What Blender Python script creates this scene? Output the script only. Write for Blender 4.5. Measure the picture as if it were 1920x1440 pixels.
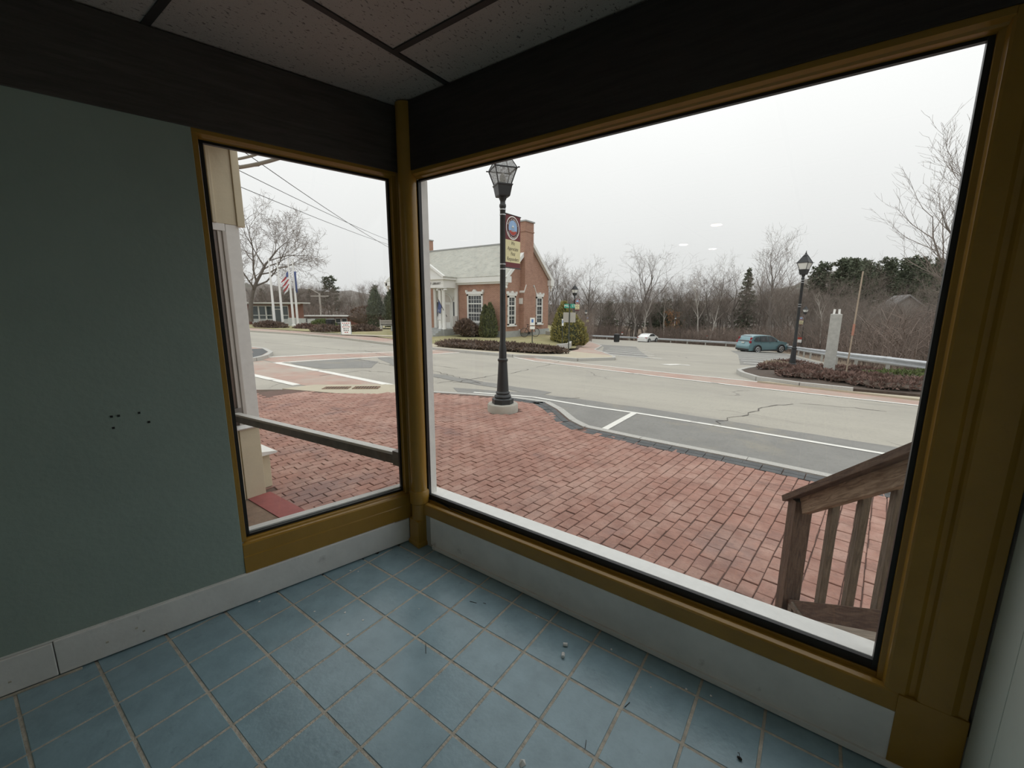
import bpy, bmesh, math, random
from mathutils import Vector, Matrix
random.seed(7)
for o in list(bpy.data.objects): bpy.data.objects.remove(o, do_unlink=True)
SC = bpy.context.scene
COL = SC.collection

# ------------------------------------------------------------------ camera
CAM = Vector((1.8788, -1.5667, 1.4069)); YAW, PITCH, ROLL, FPX = 0.62512, -0.18294, 0.00377, 785.65
_f = Vector((-math.sin(YAW)*math.cos(PITCH), math.cos(YAW)*math.cos(PITCH), math.sin(PITCH)))
_r = Vector((math.cos(YAW), math.sin(YAW), 0)); _u = _r.cross(_f)
_r2 = _r*math.cos(ROLL)+_u*math.sin(ROLL); _u2 = -_r*math.sin(ROLL)+_u*math.cos(ROLL)
cd = bpy.data.cameras.new('camera'); cam = bpy.data.objects.new('camera', cd); COL.objects.link(cam)
cd.sensor_width = 36; cd.lens = FPX/1920*36; cd.clip_start = .01; cd.clip_end = 2000
m3 = Matrix((_r2, _u2, -_f)).transposed()
cam.matrix_world = Matrix.Translation(CAM) @ m3.to_4x4()
SC.camera = cam
def to_px(p):
    d = Vector(p)-CAM; z = d.dot(_f)
    if z < .05: return (-9999, -9999)
    return (960+FPX*d.dot(_r2)/z, 720-FPX*d.dot(_u2)/z)

def at(px, py, D):
    d = (_f+_r2*((px-960)/FPX)-_u2*((py-720)/FPX)); return CAM+d*(D/Vector((d.x,d.y)).length)

# ------------------------------------------------------------------ sky (overcast) and exposure
W = bpy.data.worlds.new('overcast_sky'); SC.world = W; W.use_nodes = True
nt = W.node_tree; nt.nodes.clear()
def wn(t, **k):
    n = nt.nodes.new(t)
    for a, b in k.items(): setattr(n, a, b)
    return n
tc = wn('ShaderNodeTexCoord'); sx = wn('ShaderNodeSeparateXYZ'); nt.links.new(tc.outputs['Generated'], sx.inputs[0])
mx = wn('ShaderNodeMath', operation='MAXIMUM'); mx.inputs[1].default_value = 0; nt.links.new(sx.outputs['Z'], mx.inputs[0])
ma = wn('ShaderNodeMath', operation='MULTIPLY_ADD'); nt.links.new(mx.outputs[0], ma.inputs[0]); ma.inputs[1].default_value = 1.15; ma.inputs[2].default_value = 1.0
no = wn('ShaderNodeTexNoise'); no.inputs['Scale'].default_value = 2.2; no.inputs['Detail'].default_value = 3; nt.links.new(tc.outputs['Generated'], no.inputs['Vector'])
mn = wn('ShaderNodeMath', operation='MULTIPLY_ADD'); nt.links.new(no.outputs['Fac'], mn.inputs[0]); mn.inputs[1].default_value = .10; mn.inputs[2].default_value = .95
ml = wn('ShaderNodeMath', operation='MULTIPLY'); nt.links.new(ma.outputs[0], ml.inputs[0]); nt.links.new(mn.outputs[0], ml.inputs[1])
bg = wn('ShaderNodeBackground'); bg.inputs['Color'].default_value = (.985, 1.0, .985, 1)
SKY = .605
ms = wn('ShaderNodeMath', operation='MULTIPLY'); nt.links.new(ml.outputs[0], ms.inputs[0]); ms.inputs[1].default_value = SKY
nt.links.new(ms.outputs[0], bg.inputs['Strength'])
wo = wn('ShaderNodeOutputWorld'); nt.links.new(bg.outputs[0], wo.inputs[0])
vs = SC.view_settings; vs.view_transform = 'Standard'; vs.look = 'None'; vs.gamma = 1; vs.use_curve_mapping = False; vs.exposure = 0.33
SC.cycles.use_denoising = True
SC.cycles.max_bounces = 10; SC.cycles.diffuse_bounces = 6; SC.cycles.transparent_max_bounces = 24
SC.cycles.sample_clamp_indirect = 6

# ------------------------------------------------------------------ helpers
def sp(t, w=1.2):
    t /= w
    return w*(t if t > 40 else math.log1p(math.exp(t)))
def R(y): return -.52-.04*sp(y-5.5)-.026*sp(y-18, 2)
def sstep(t): t = min(1, max(0, t)); return t*t*(3-2*t)

class MB:
    def __init__(s, tf=None): s.v = []; s.f = []; s.tf = tf
    def add(s, vs, fs):
        n = len(s.v)
        s.v += [tuple(s.tf(p)) if s.tf else tuple(p) for p in vs]
        s.f += [tuple(i+n for i in f) for f in fs]
        return s
    def box(s, x0, x1, y0, y1, z0, z1):
        return s.add([(x0,y0,z0),(x1,y0,z0),(x1,y1,z0),(x0,y1,z0),(x0,y0,z1),(x1,y0,z1),(x1,y1,z1),(x0,y1,z1)],
          [(3,2,1,0),(4,5,6,7),(0,1,5,4),(1,2,6,5),(2,3,7,6),(3,0,4,7)])
    def obox(s, c, a, b, d):
        c, a, b, d = Vector(c), Vector(a), Vector(b), Vector(d)
        P = [c+i*a+j*b+k*d for k in (-1,1) for j in (-1,1) for i in (-1,1)]
        return s.add(P, [(2,3,1,0),(4,5,7,6),(0,1,5,4),(1,3,7,5),(3,2,6,7),(2,0,4,6)])
    def bar(s, p, q, w, h, up=(0,0,1)):
        p, q = Vector(p), Vector(q); d = q-p; sd = d.cross(Vector(up))
        if sd.length < 1e-6: sd = Vector((1,0,0))
        sd.normalize(); u = sd.cross(d).normalized()
        return s.obox((p+q)/2, d/2, sd*w/2, u*h/2)
    def prism(s, poly, z0, z1):
        n = len(poly)
        return s.add([(x,y,z0) for x,y in poly]+[(x,y,z1) for x,y in poly],
          [tuple(range(n-1,-1,-1)), tuple(range(n,2*n))]+[(i,(i+1)%n,n+(i+1)%n,n+i) for i in range(n)])
    def extr(s, prof, fn0, fn1):
        n = len(prof)
        return s.add([fn0(*p) for p in prof]+[fn1(*p) for p in prof],
          [tuple(range(n-1,-1,-1)), tuple(range(n,2*n))]+[(i,(i+1)%n,n+(i+1)%n,n+i) for i in range(n)])
    def tube(s, pts, rad, n=8, cap=True):
        pts = [Vector(p) for p in pts]; m = len(pts)
        if not isinstance(rad, (list, tuple)): rad = [rad]*m
        V = []; ref = None
        for i, p in enumerate(pts):
            d = (pts[min(i+1,m-1)]-pts[max(i-1,0)])
            if d.length < 1e-9: d = Vector((0,0,1))
            d.normalize()
            if ref is None: ref = d.orthogonal()
            a = (ref-d*ref.dot(d))
            if a.length < 1e-6: a = d.orthogonal()
            a.normalize(); ref = a; b = d.cross(a)
            for k in range(n):
                t = 2*math.pi*k/n; V.append(p+(a*math.cos(t)+b*math.sin(t))*rad[i])
        F = [(i*n+k, i*n+(k+1)%n, (i+1)*n+(k+1)%n, (i+1)*n+k) for i in range(m-1) for k in range(n)]
        if cap: F += [tuple(range(n-1,-1,-1)), tuple(range((m-1)*n, m*n))]
        return s.add(V, F)
    def lathe(s, prof, n=16, c=(0,0,0), rot=0):
        V = []; c = Vector(c)
        for r, z in prof:
            for k in range(n):
                t = 2*math.pi*k/n+rot; V.append(c+Vector((r*math.cos(t), r*math.sin(t), z)))
        m = len(prof)
        F = [(i*n+k, i*n+(k+1)%n, (i+1)*n+(k+1)%n, (i+1)*n+k) for i in range(m-1) for k in range(n)]
        F += [tuple(range(n-1,-1,-1)), tuple(range((m-1)*n, m*n))]
        return s.add(V, F)
    def disc(s, c, r, axis, n=16, t=.002):
        a = Vector(axis).normalized()
        return s.tube([Vector(c)-a*t, Vector(c)+a*t], r, n)
    def ico(s, c, rx, ry, rz, jit=0, sub=2):
        bm = bmesh.new(); bmesh.ops.create_icosphere(bm, subdivisions=sub, radius=1)
        V = []
        for q in bm.verts:
            k = 1+random.uniform(-jit, jit); V.append((c[0]+q.co.x*rx*k, c[1]+q.co.y*ry*k, c[2]+q.co.z*rz*k))
        F = [tuple(q.index for q in f.verts) for f in bm.faces]; bm.free()
        return s.add(V, F)
    def mesh(s, name, m, smooth=False):
        me = bpy.data.meshes.new(name); me.from_pydata(s.v, [], s.f); me.materials.append(m)
        if smooth:
            me.polygons.foreach_set('use_smooth', [True]*len(me.polygons))
        me.update(); return me
    def build(s, name, m, parent=None, smooth=False, bevel=0, world=True):
        if parent is not None and world:
            off = wloc(parent); s.v = [(a-off.x, b-off.y, c-off.z) for a, b, c in s.v]
        me = s.mesh(name, m, smooth)
        o = bpy.data.objects.new(name, me); COL.objects.link(o); o.parent = parent
        if smooth: autosmooth(o)
        if bevel:
            b = o.modifiers.new('bevel', 'BEVEL'); b.width = bevel; b.segments = 2; b.limit_method = 'ANGLE'; b.angle_limit = .6
        return o
def autosmooth(o, ang=40):
    me = o.data; bm = bmesh.new(); bm.from_mesh(me)
    for e in bm.edges:
        if len(e.link_faces) == 2 and e.calc_face_angle(0) > math.radians(ang): e.smooth = False
    bm.to_mesh(me); bm.free()
def wloc(o):
    v = Vector((0,0,0))
    while o is not None: v += o.location; o = o.parent
    return v
def tag(o, label=None, cat=None, group=None, kind=None):
    if label: o['label'] = label
    if cat: o['category'] = cat
    if group: o['group'] = group
    if kind: o['kind'] = kind
    return o
def thing(name, loc, label, cat, group=None, rz=0):
    o = bpy.data.objects.new(name, None); COL.objects.link(o); o.location = loc; o.rotation_euler.z = rz
    o.empty_display_size = .2
    return tag(o, label, cat, group)
def struct(o, label=None, cat=None): return tag(o, label, cat, None, 'structure')
def copy_tree(o, parent=None):
    c = o.copy(); COL.objects.link(c); c.parent = parent
    for ch in list(o.children): copy_tree(ch, c)
    return c
def text(body, size, m, name, parent, mtx, extrude=.004, align='CENTER', shear=0, spacing=1):
    cu = bpy.data.curves.new('t', 'FONT'); cu.body = body; cu.size = size; cu.extrude = extrude; cu.align_x = align; cu.align_y = 'CENTER'
    cu.shear = shear; cu.space_character = spacing; cu.resolution_u = 2
    o = bpy.data.objects.new('t', cu); COL.objects.link(o)
    me = bpy.data.meshes.new_from_object(o); bpy.data.objects.remove(o, do_unlink=True); bpy.data.curves.remove(cu)
    me.transform(mtx); me.materials.clear(); me.materials.append(m); me.name = name
    o = bpy.data.objects.new(name, me); COL.objects.link(o); o.parent = parent
    return o
def basis(o, x, y, z): # matrix with columns x,y,z at o
    m = Matrix((x, y, z)).transposed().to_4x4(); m.translation = o; return m
def pip(x, y, poly):
    c = False; j = len(poly)-1
    for i in range(len(poly)):
        xi, yi = poly[i]; xj, yj = poly[j]
        if (yi > y) != (yj > y) and x < (xj-xi)*(y-yi)/(yj-yi)+xi: c = not c
        j = i
    return c
def clip(poly, conv):
    out = poly
    for i in range(len(conv)):
        a, b = conv[i], conv[(i+1) % len(conv)]; nx, ny = -(b[1]-a[1]), b[0]-a[0]
        d = lambda p: (p[0]-a[0])*nx+(p[1]-a[1])*ny
        res = []
        for k in range(len(out)):
            p, q = out[k], out[(k+1) % len(out)]; dp, dq = d(p), d(q)
            if dp >= 0: res.append(p)
            if (dp >= 0) != (dq >= 0):
                t = dp/(dp-dq); res.append((p[0]+t*(q[0]-p[0]), p[1]+t*(q[1]-p[1])))
        out = res
        if len(out) < 3: return []
    return out
def area(p): return abs(sum(p[i][0]*p[(i+1)%len(p)][1]-p[(i+1)%len(p)][0]*p[i][1] for i in range(len(p))))/2

def drape(name, poly, dz, m, thick=.0, parent=None, step=1.5, zf=None, jag=0):
    """flat polygon cut into strips and laid on the sloping ground"""
    zf = zf or (lambda x, y: R(y))
    if jag:
        P = []
        for i in range(len(poly)):
            a, b = poly[i], poly[(i+1) % len(poly)]; L = math.dist(a, b); n = max(1, int(L/.5))
            for k in range(n):
                t = k/n; P.append((a[0]+(b[0]-a[0])*t+random.uniform(-jag, jag), a[1]+(b[1]-a[1])*t+random.uniform(-jag, jag)))
        poly = P
    bm = bmesh.new(); f = bm.faces.new([bm.verts.new((x, y, 0)) for x, y in poly])
    bmesh.ops.triangulate(bm, faces=bm.faces[:])
    ys = [p[1] for p in poly]; xs = [p[0] for p in poly]
    y = math.ceil(min(ys)/step)*step
    while y < max(ys):
        bmesh.ops.bisect_plane(bm, geom=bm.verts[:]+bm.edges[:]+bm.faces[:], plane_co=(0,y,0), plane_no=(0,1,0)); y += step
    if zf.__code__.co_argcount == 2 and step < 1.4:
        x = math.ceil(min(xs)/step)*step
        while x < max(xs):
            bmesh.ops.bisect_plane(bm, geom=bm.verts[:]+bm.edges[:]+bm.faces[:], plane_co=(x,0,0), plane_no=(1,0,0)); x += step
    for v in bm.verts: v.co.z = zf(v.co.x, v.co.y)+dz
    bmesh.ops.recalc_face_normals(bm, faces=bm.faces[:])
    for q in bm.faces:
        if q.normal.z < 0: q.normal_flip()
    if thick:
        be = [e for e in bm.edges if e.is_boundary]
        r = bmesh.ops.extrude_edge_only(bm, edges=be)
        for v in [g for g in r['geom'] if isinstance(g, bmesh.types.BMVert)]: v.co.z -= thick
    me = bpy.data.meshes.new(name); bm.to_mesh(me); bm.free(); me.materials.append(m)
    o = bpy.data.objects.new(name, me); COL.objects.link(o); o.parent = parent
    return o
def strip(pts, w):
    """polyline widened to a polygon"""
    L, Rr = [], []
    for i, p in enumerate(pts):
        a, b = Vector(pts[max(i-1,0)]), Vector(pts[min(i+1,len(pts)-1)]); d = (b-a).normalized(); n = Vector((-d.y, d.x))*w/2
        L.append((p[0]+n.x, p[1]+n.y)); Rr.append((p[0]-n.x, p[1]-n.y))
    return L+Rr[::-1]

# ------------------------------------------------------------------ materials
MATS = {}
def mat(name, col, rough=.8, var=.12, scale=6, detail=4, bump=0, bscale=None, metal=0, spec=.5, stretch=None, col2=None, thr=None, coord='pos', coat=0):
    m = bpy.data.materials.new(name); m.use_nodes = True; n = m.node_tree.nodes; l = m.node_tree.links
    b = n['Principled BSDF']; b.inputs['Roughness'].default_value = rough; b.inputs['Metallic'].default_value = metal; b.inputs['Specular IOR Level'].default_value = spec
    if coat: b.inputs['Coat Weight'].default_value = coat; b.inputs['Coat Roughness'].default_value = .1
    c4 = (*col, 1)
    b.inputs['Base Color'].default_value = c4
    if coord == 'pos': src = n.new('ShaderNodeNewGeometry').outputs['Position']
    else: src = n.new('ShaderNodeTexCoord').outputs['Object']
    if stretch:
        mp = n.new('ShaderNodeMapping'); mp.inputs['Scale'].default_value = stretch; l.new(src, mp.inputs['Vector']); src = mp.outputs[0]
    if var or col2:
        t = n.new('ShaderNodeTexNoise'); t.inputs['Scale'].default_value = scale; t.inputs['Detail'].default_value = detail; t.inputs['Roughness'].default_value = .65
        l.new(src, t.inputs['Vector'])
        r = n.new('ShaderNodeValToRGB'); l.new(t.outputs['Fac'], r.inputs['Fac'])
        lo, hi = thr or (.3, .7)
        r.color_ramp.elements[0].position = lo; r.color_ramp.elements[1].position = hi
        if col2: r.color_ramp.elements[0].color = c4; r.color_ramp.elements[1].color = (*col2, 1)
        else:
            r.color_ramp.elements[0].color = tuple(x*(1-var) for x in col)+(1,); r.color_ramp.elements[1].color = tuple(min(1, x*(1+var)) for x in col)+(1,)
        l.new(r.outputs['Color'], b.inputs['Base Color'])
    if bump:
        t2 = n.new('ShaderNodeTexNoise'); t2.inputs['Scale'].default_value = bscale or scale*5; t2.inputs['Detail'].default_value = 4; l.new(src, t2.inputs['Vector'])
        bp = n.new('ShaderNodeBump'); bp.inputs['Strength'].default_value = bump; bp.inputs['Distance'].default_value = .02; l.new(t2.outputs['Fac'], bp.inputs['Height']); l.new(bp.outputs[0], b.inputs['Normal'])
    MATS[name] = m; return m
def overlay(m, col, scale, thr, fac=1, stretch=None, seed=0, detail=5):
    """a second stain / wear colour over a material's colour"""
    n = m.node_tree.nodes; l = m.node_tree.links; b = n['Principled BSDF']; inp = b.inputs['Base Color']
    mixn = n.new('ShaderNodeMix'); mixn.data_type = 'RGBA'
    if inp.is_linked: l.new(inp.links[0].from_socket, mixn.inputs['A'])
    else: mixn.inputs['A'].default_value = inp.default_value
    mixn.inputs['B'].default_value = (*col, 1)
    g = n.new('ShaderNodeNewGeometry'); mp = n.new('ShaderNodeMapping'); mp.inputs['Location'].default_value = (seed*3.1, seed*1.7, seed)
    mp.inputs['Scale'].default_value = stretch or (1,1,1); l.new(g.outputs['Position'], mp.inputs['Vector'])
    t = n.new('ShaderNodeTexNoise'); t.inputs['Scale'].default_value = scale; t.inputs['Detail'].default_value = detail; t.inputs['Roughness'].default_value = .7; l.new(mp.outputs[0], t.inputs['Vector'])
    mr = n.new('ShaderNodeMapRange'); mr.inputs['From Min'].default_value = thr[0]; mr.inputs['From Max'].default_value = thr[1]; mr.inputs['To Max'].default_value = fac; l.new(t.outputs['Fac'], mr.inputs['Value'])
    l.new(mr.outputs[0], mixn.inputs['Factor']); l.new(mixn.outputs['Result'], inp)
    return m
def cracks(m, col, scale, width, fac=.8, warp=.25):
    n = m.node_tree.nodes; l = m.node_tree.links; b = n['Principled BSDF']; inp = b.inputs['Base Color']
    mixn = n.new('ShaderNodeMix'); mixn.data_type = 'RGBA'; l.new(inp.links[0].from_socket, mixn.inputs['A']); mixn.inputs['B'].default_value = (*col, 1)
    g = n.new('ShaderNodeNewGeometry'); no = n.new('ShaderNodeTexNoise'); no.inputs['Scale'].default_value = 1.3; no.inputs['Detail'].default_value = 6; l.new(g.outputs['Position'], no.inputs['Vector'])
    va = n.new('ShaderNodeVectorMath'); va.operation = 'MULTIPLY_ADD'; l.new(no.outputs['Color'], va.inputs[0]); va.inputs[1].default_value = (warp*4, warp*4, 0); l.new(g.outputs['Position'], va.inputs[2])
    v = n.new('ShaderNodeTexVoronoi'); v.feature = 'DISTANCE_TO_EDGE'; v.inputs['Scale'].default_value = scale; v.voronoi_dimensions = '2D'; l.new(va.outputs[0], v.inputs['Vector'])
    n2 = n.new('ShaderNodeTexNoise'); n2.inputs['Scale'].default_value = .35; l.new(g.outputs['Position'], n2.inputs['Vector'])
    mw = n.new('ShaderNodeMapRange'); mw.inputs['From Min'].default_value = .5; mw.inputs['From Max'].default_value = .62; mw.inputs['To Max'].default_value = fac; l.new(n2.outputs['Fac'], mw.inputs['Value'])
    lt = n.new('ShaderNodeMath'); lt.operation = 'LESS_THAN'; l.new(v.outputs['Distance'], lt.inputs[0]); lt.inputs[1].default_value = width
    mu = n.new('ShaderNodeMath'); mu.operation = 'MULTIPLY'; l.new(lt.outputs[0], mu.inputs[0]); l.new(mw.outputs[0], mu.inputs[1])
    l.new(mu.outputs[0], mixn.inputs['Factor']); l.new(mixn.outputs['Result'], inp)
    return m
def glass(name, tint=(1,1,1), refl=.06):
    m = bpy.data.materials.new(name); m.use_nodes = True; n = m.node_tree.nodes; l = m.node_tree.links
    n.remove(n['Principled BSDF']); o = n['Material Output']
    t = n.new('ShaderNodeBsdfTransparent'); t.inputs['Color'].default_value = (*tint, 1)
    g = n.new('ShaderNodeBsdfGlossy'); g.inputs['Roughness'].default_value = .0
    lw_ = n.new('ShaderNodeLayerWeight'); lw_.inputs['Blend'].default_value = .5
    pw = n.new('ShaderNodeMath'); pw.operation = 'POWER'; l.new(lw_.outputs['Facing'], pw.inputs[0]); pw.inputs[1].default_value = 5
    fr = n.new('ShaderNodeMath'); fr.operation = 'MULTIPLY_ADD'; l.new(pw.outputs[0], fr.inputs[0]); fr.inputs[1].default_value = .9; fr.inputs[2].default_value = .035
    mxs = n.new('ShaderNodeMixShader'); l.new(fr.outputs[0], mxs.inputs['Fac']); l.new(t.outputs[0], mxs.inputs[1]); l.new(g.outputs[0], mxs.inputs[2]); l.new(mxs.outputs[0], o.inputs['Surface'])
    MATS[name] = m; return m
# ------------------------------------------------------------------ room materials
M_tile = mat('glazed_blue_tile', (.275,.405,.47), .26, .12, 9, 5, bump=.05, bscale=60, spec=.5)
overlay(M_tile, (.10,.13,.15), 14, (.62,.80), .55, seed=2); overlay(M_tile, (.40,.46,.48), 30, (.70,.78), .5, seed=5)
M_grout = mat('tan_grout', (.52,.48,.41), .95, .25, 30, bump=.3, bscale=120)
M_teal = mat('teal_paint', (.32,.395,.355), .5, .05, 3, bump=.12, bscale=40); overlay(M_teal, (.29,.37,.335), 5, (.55,.75), .5, stretch=(3,3,.6))
M_mint = mat('pale_mint_paint', (.58,.65,.60), .55, .04, 4, bump=.05, bscale=60)
M_base = mat('grey_white_baseboard_paint', (.80,.795,.78), .45, .08, 5, bump=.06, bscale=50); overlay(M_base, (.30,.29,.285), 8, (.62,.75), .5)
M_yel = mat('mustard_gloss_paint', (.37,.21,.035), .25, .08, 5, bump=.06, bscale=90); overlay(M_yel, (.26,.155,.035), 9, (.60,.75), .5)
M_beam = mat('dark_stained_board', (.034,.029,.027), .45, .35, 4, 6, stretch=(1.2,1.2,14), bump=.1, bscale=30)
overlay(M_beam, (.10,.075,.06), 3.5, (.60,.78), .35, stretch=(1.0,1.0,16), seed=4)
M_beam2 = mat('glare_lightened_stained_board', (.070,.062,.057), .5, .3, 4, 6, stretch=(1.2,1.2,14), bump=.1, bscale=30); overlay(M_beam2, (.13,.11,.10), 3, (.55,.75), .4, stretch=(1,1,12), seed=9)  # left beam: same dark stained board, its colour lightened to imitate lens glare
M_black = mat('black_glazing_gasket', (.012,.012,.012), .45, .3, 20)
M_white = mat('weathered_white_paint', (.80,.80,.77), .55, .05, 20, bump=.05, bscale=80)
M_glass = glass('window_glass')
M_tbar = mat('dark_grid_bar', (.045,.042,.04), .5, .1, 10)
M_wallx = mat('back_wall_paint', (.45,.46,.44), .8, .05, 2)
def ceil_mat():
    m = mat('fissured_ceiling_tile', (.50,.455,.42), .95, .05, 3, bump=.2, bscale=150)
    overlay(m, (.12,.10,.09), 95, (.60,.66), .85, stretch=(1,.45,1), seed=1, detail=2)
    return m
M_ceil = ceil_mat()

# ------------------------------------------------------------------ room shell
U = Vector((-.2377,-.9713,0)); N = Vector((-.9713,.2377,0))
class LB(MB):      # builder in the left wall's own frame: s along the wall, n outwards, z up
    def __init__(s): super().__init__(lambda p: U*p[0]+N*p[1]+Vector((0,0,p[2])))
    def mesh(s, name, m, smooth=False):
        s.f = [tuple(reversed(f)) for f in s.f]; return super().mesh(name, m, smooth)
ZC = 2.405; XR = 2.35; YB = -7.2
LW_ = -YB/.9713; ROOM = [(0,0),(U.x*LW_, U.y*LW_),(XR,YB),(XR,0)]     # counter-clockwise from above

floor = struct(MB().prism([(.06,.12),(-1.85,YB-.1),(XR+.1,YB-.1),(XR+.1,.12)], -.30, -.0022).build('floor', M_grout))
S = .21; tcount = []
tile_me = MB(); g = .0075; h = .0025; a = S/2-g/2-.001; b = a-.002
tile_me.add([(-a,-a,-.008),(a,-a,-.008),(a,a,-.008),(-a,a,-.008),(-a,-a,-h),(a,-a,-h),(a,a,-h),(-a,a,-h),(-b,-b,0),(b,-b,0),(b,b,0),(-b,b,0)],
  [(0,1,5,4),(1,2,6,5),(2,3,7,6),(3,0,4,7),(4,5,9,8),(5,6,10,9),(6,7,11,10),(7,4,8,11),(8,9,10,11)])
TILE = tile_me.mesh('tile', M_tile)
stuff_tiles = MB()
for p in range(-1, 35):
    for q in range(-14, 12):
        cx, cy = (q+.5+.95)*S, (-p-.5+.5)*S
        sq = [(cx-a,cy-a),(cx+a,cy-a),(cx+a,cy+a),(cx-a,cy+a)]
        cl = clip(sq, ROOM)
        if not cl or area(cl) < .0006: continue
        near = cy > -2.2
        if area(cl) > .995*area(sq):
            if near:
                o = bpy.data.objects.new('tile', TILE); COL.objects.link(o); o.parent = floor; o.location = (cx, cy, random.uniform(-.0006,.0006))
                o.rotation_euler = (random.uniform(-.002,.002), random.uniform(-.002,.002), 0)
            else: stuff_tiles.box(cx-a,cx+a,cy-a,cy+a,-.008,0)
        elif near: MB().prism(cl, -.008, 0).build('tile', M_tile, floor, bevel=.001)
        else: stuff_tiles.prism(cl, -.008, 0)
tag(stuff_tiles.build('rear_tiles', M_tile, floor), kind='stuff')

# window wall (right of the corner)
w = MB(); w.box(.1,XR+.12,.0,.10,-.45,.205); w.box(-.02,XR+.12,.0,.10,2.085,2.46); w.box(2.17,XR+.12,.03,.10,.205,2.085)
struct(w.build('wall_right', M_wallx))
w = LB(); w.box(.0,LW_+.1,0,.10,-.45,.155); w.box(.0,LW_+.1,0,.10,2.085,2.46); w.box(.865,LW_+.1,0,.10,.155,2.085)
wl = struct(w.build('wall_left', M_wallx))
w = LB(); w.box(.872,LW_-.02,-.012,0,.15,2.095); w.build('painted_panel', M_teal, wl, bevel=.002)
for s_, z_ in ((1.235,.985),(1.215,.985),(1.155,.987),(1.235,.94),(1.13,.945)):
    LB().box(s_-.004,s_+.004,-.014,-.011,z_-.004,z_+.004).build('nail_hole', M_black, wl)
struct(MB().box(-2.0,XR+.12,YB-.12,YB,-.3,2.46).build('wall_back', M_wallx))
sw = struct(MB().box(XR+.006,XR+.10,YB,.0,-.3,2.46).build('wall_side', M_mint))
for k in range(50):        # tongue-and-groove boards of the side wall
    y1 = -.02-k*.145
    if y1-.145 < YB: break
    MB().box(XR,XR+.006,y1-.1425,y1,.0,ZC).build('board', M_mint, sw, bevel=.0015)
bb = struct(MB().box(XR-.022,XR,YB,-.06,.0,.13).build('baseboard_side', M_base))
bb.modifiers.new('bevel','BEVEL').width = .006
# baseboards
bl = struct(LB().box(.03,1.50,-.022,0,.008,.15).build('baseboard_left', M_base, bevel=.003))
LB().box(1.503,LW_-.03,-.022,0,.008,.148).build('board', M_base, bl, bevel=.003)
LB().box(.12,LW_-.03,-.016,-.012,.150,.156).build('caulk_bead', M_base, bl)
LB().box(1.44,3.0,-.03,-.022,.0,.006).build('floor_strip', M_grout, bl)
br = struct(MB().box(.17,2.205,-.012,0,.022,.198).build('baseboard_right', M_base, bevel=.004))
MB().box(.19,2.30,-.022,-.004,.004,.026).build('shoe_board', M_base, br, bevel=.002)
for s_, z_ in ((1.62,.055),(1.36,.07),(1.25,.06),(1.27,.085)): LB().box(s_-.004,s_+.004,-.024,-.0215,z_-.003,z_+.003).build('nail_head', M_grout, bl)

# header beams over the windows
t1 = struct(MB().box(.02,XR,-.016,.0,2.085,ZC).build('trim_1', M_beam, bevel=.002))
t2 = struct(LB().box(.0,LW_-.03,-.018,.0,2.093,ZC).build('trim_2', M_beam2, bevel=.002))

# ---- big window (right)
def struct_root(name, loc, label, cat):
    o = bpy.data.objects.new(name, None); COL.objects.link(o); o.location = loc
    return tag(o, label, cat, None, 'structure')
w1 = struct_root('window_1', (1.2,0,.2), 'large plate glass shop window in a mustard frame, right of the corner', 'window')
X0, X1 = .118, 2.155
sill = [(-.012,.198),(-.012,.258),(-.008,.264),(.010,.268),(.014,.262),(.030,.262),(.030,.276),(.05,.276),(.05,.198)]
MB().extr(sill, lambda y,z: (X0-.03,y,z), lambda y,z: (2.20,y,z)).build('sill_rail', M_yel, w1, bevel=.0015)
head = [(-.010,2.095),(-.010,2.068),(.006,2.062),(.012,2.056),(.034,2.052),(.034,2.095)]
MB().extr(head, lambda y,z: (X0-.03,y,z), lambda y,z: (2.17,y,z)).build('head_rail', M_yel, w1, bevel=.001)
jam = [(2.150,.042),(2.150,.022),(2.163,.016),(2.166,-.004),(2.172,-.008),(2.212,-.010),(2.222,-.002),(2.234,.0),(2.240,-.010),(2.246,-.014),(2.31,-.016),(2.325,-.008),(2.345,-.012),(2.349,.0),(2.349,.042)]
MB().extr(jam, lambda x,y: (x,y,.262), lambda x,y: (x,y,2.40)).build('jamb_casing', M_yel, w1, bevel=.001)
MB().box(2.199,2.349,-.016,.03,.0,.262).build('casing_foot', M_yel, w1, bevel=.002)
MB().box(X0-.035,X0-.012,.0,.05,.262,2.06).build('jamb_bead', M_yel, w1, bevel=.002)
for bx_ in ((X0,X1,.036,.052,.268,.308),(X0,X1,.036,.052,2.044,2.056),(X0-.012,X0,.034,.054,.268,2.05),(2.137,2.15,.034,.054,.268,2.05)):
    MB().box(*bx_).build('gasket', M_black, w1)
gs = MB()        # torn strip of glazing seal lying along the bottom of the pane
gs.tube([(.17,.033,.285),(.3,.030,.272),(.42,.033,.268),(.60,.034,.272)], .004, 5); gs.build('loose_seal', M_black, w1)
MB().box(X0-.01,2.14,.043,.047,.275,2.054).build('pane', M_glass, w1)
MB().extr([(.058,.24),(.058,.306),(.075,.304),(.165,.292),(.165,.25)], lambda y,z: (.02,y,z), lambda y,z: (2.40,y,z)).build('exterior_sill', M_white, w1, bevel=.003)
MB().box(X0-.014,X0-.002,.056,.10,.30,2.06).build('exterior_stop', M_white, w1); MB().box(2.150,2.17,.056,.11,.30,2.08).build('exterior_stop', M_white, w1)

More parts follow.
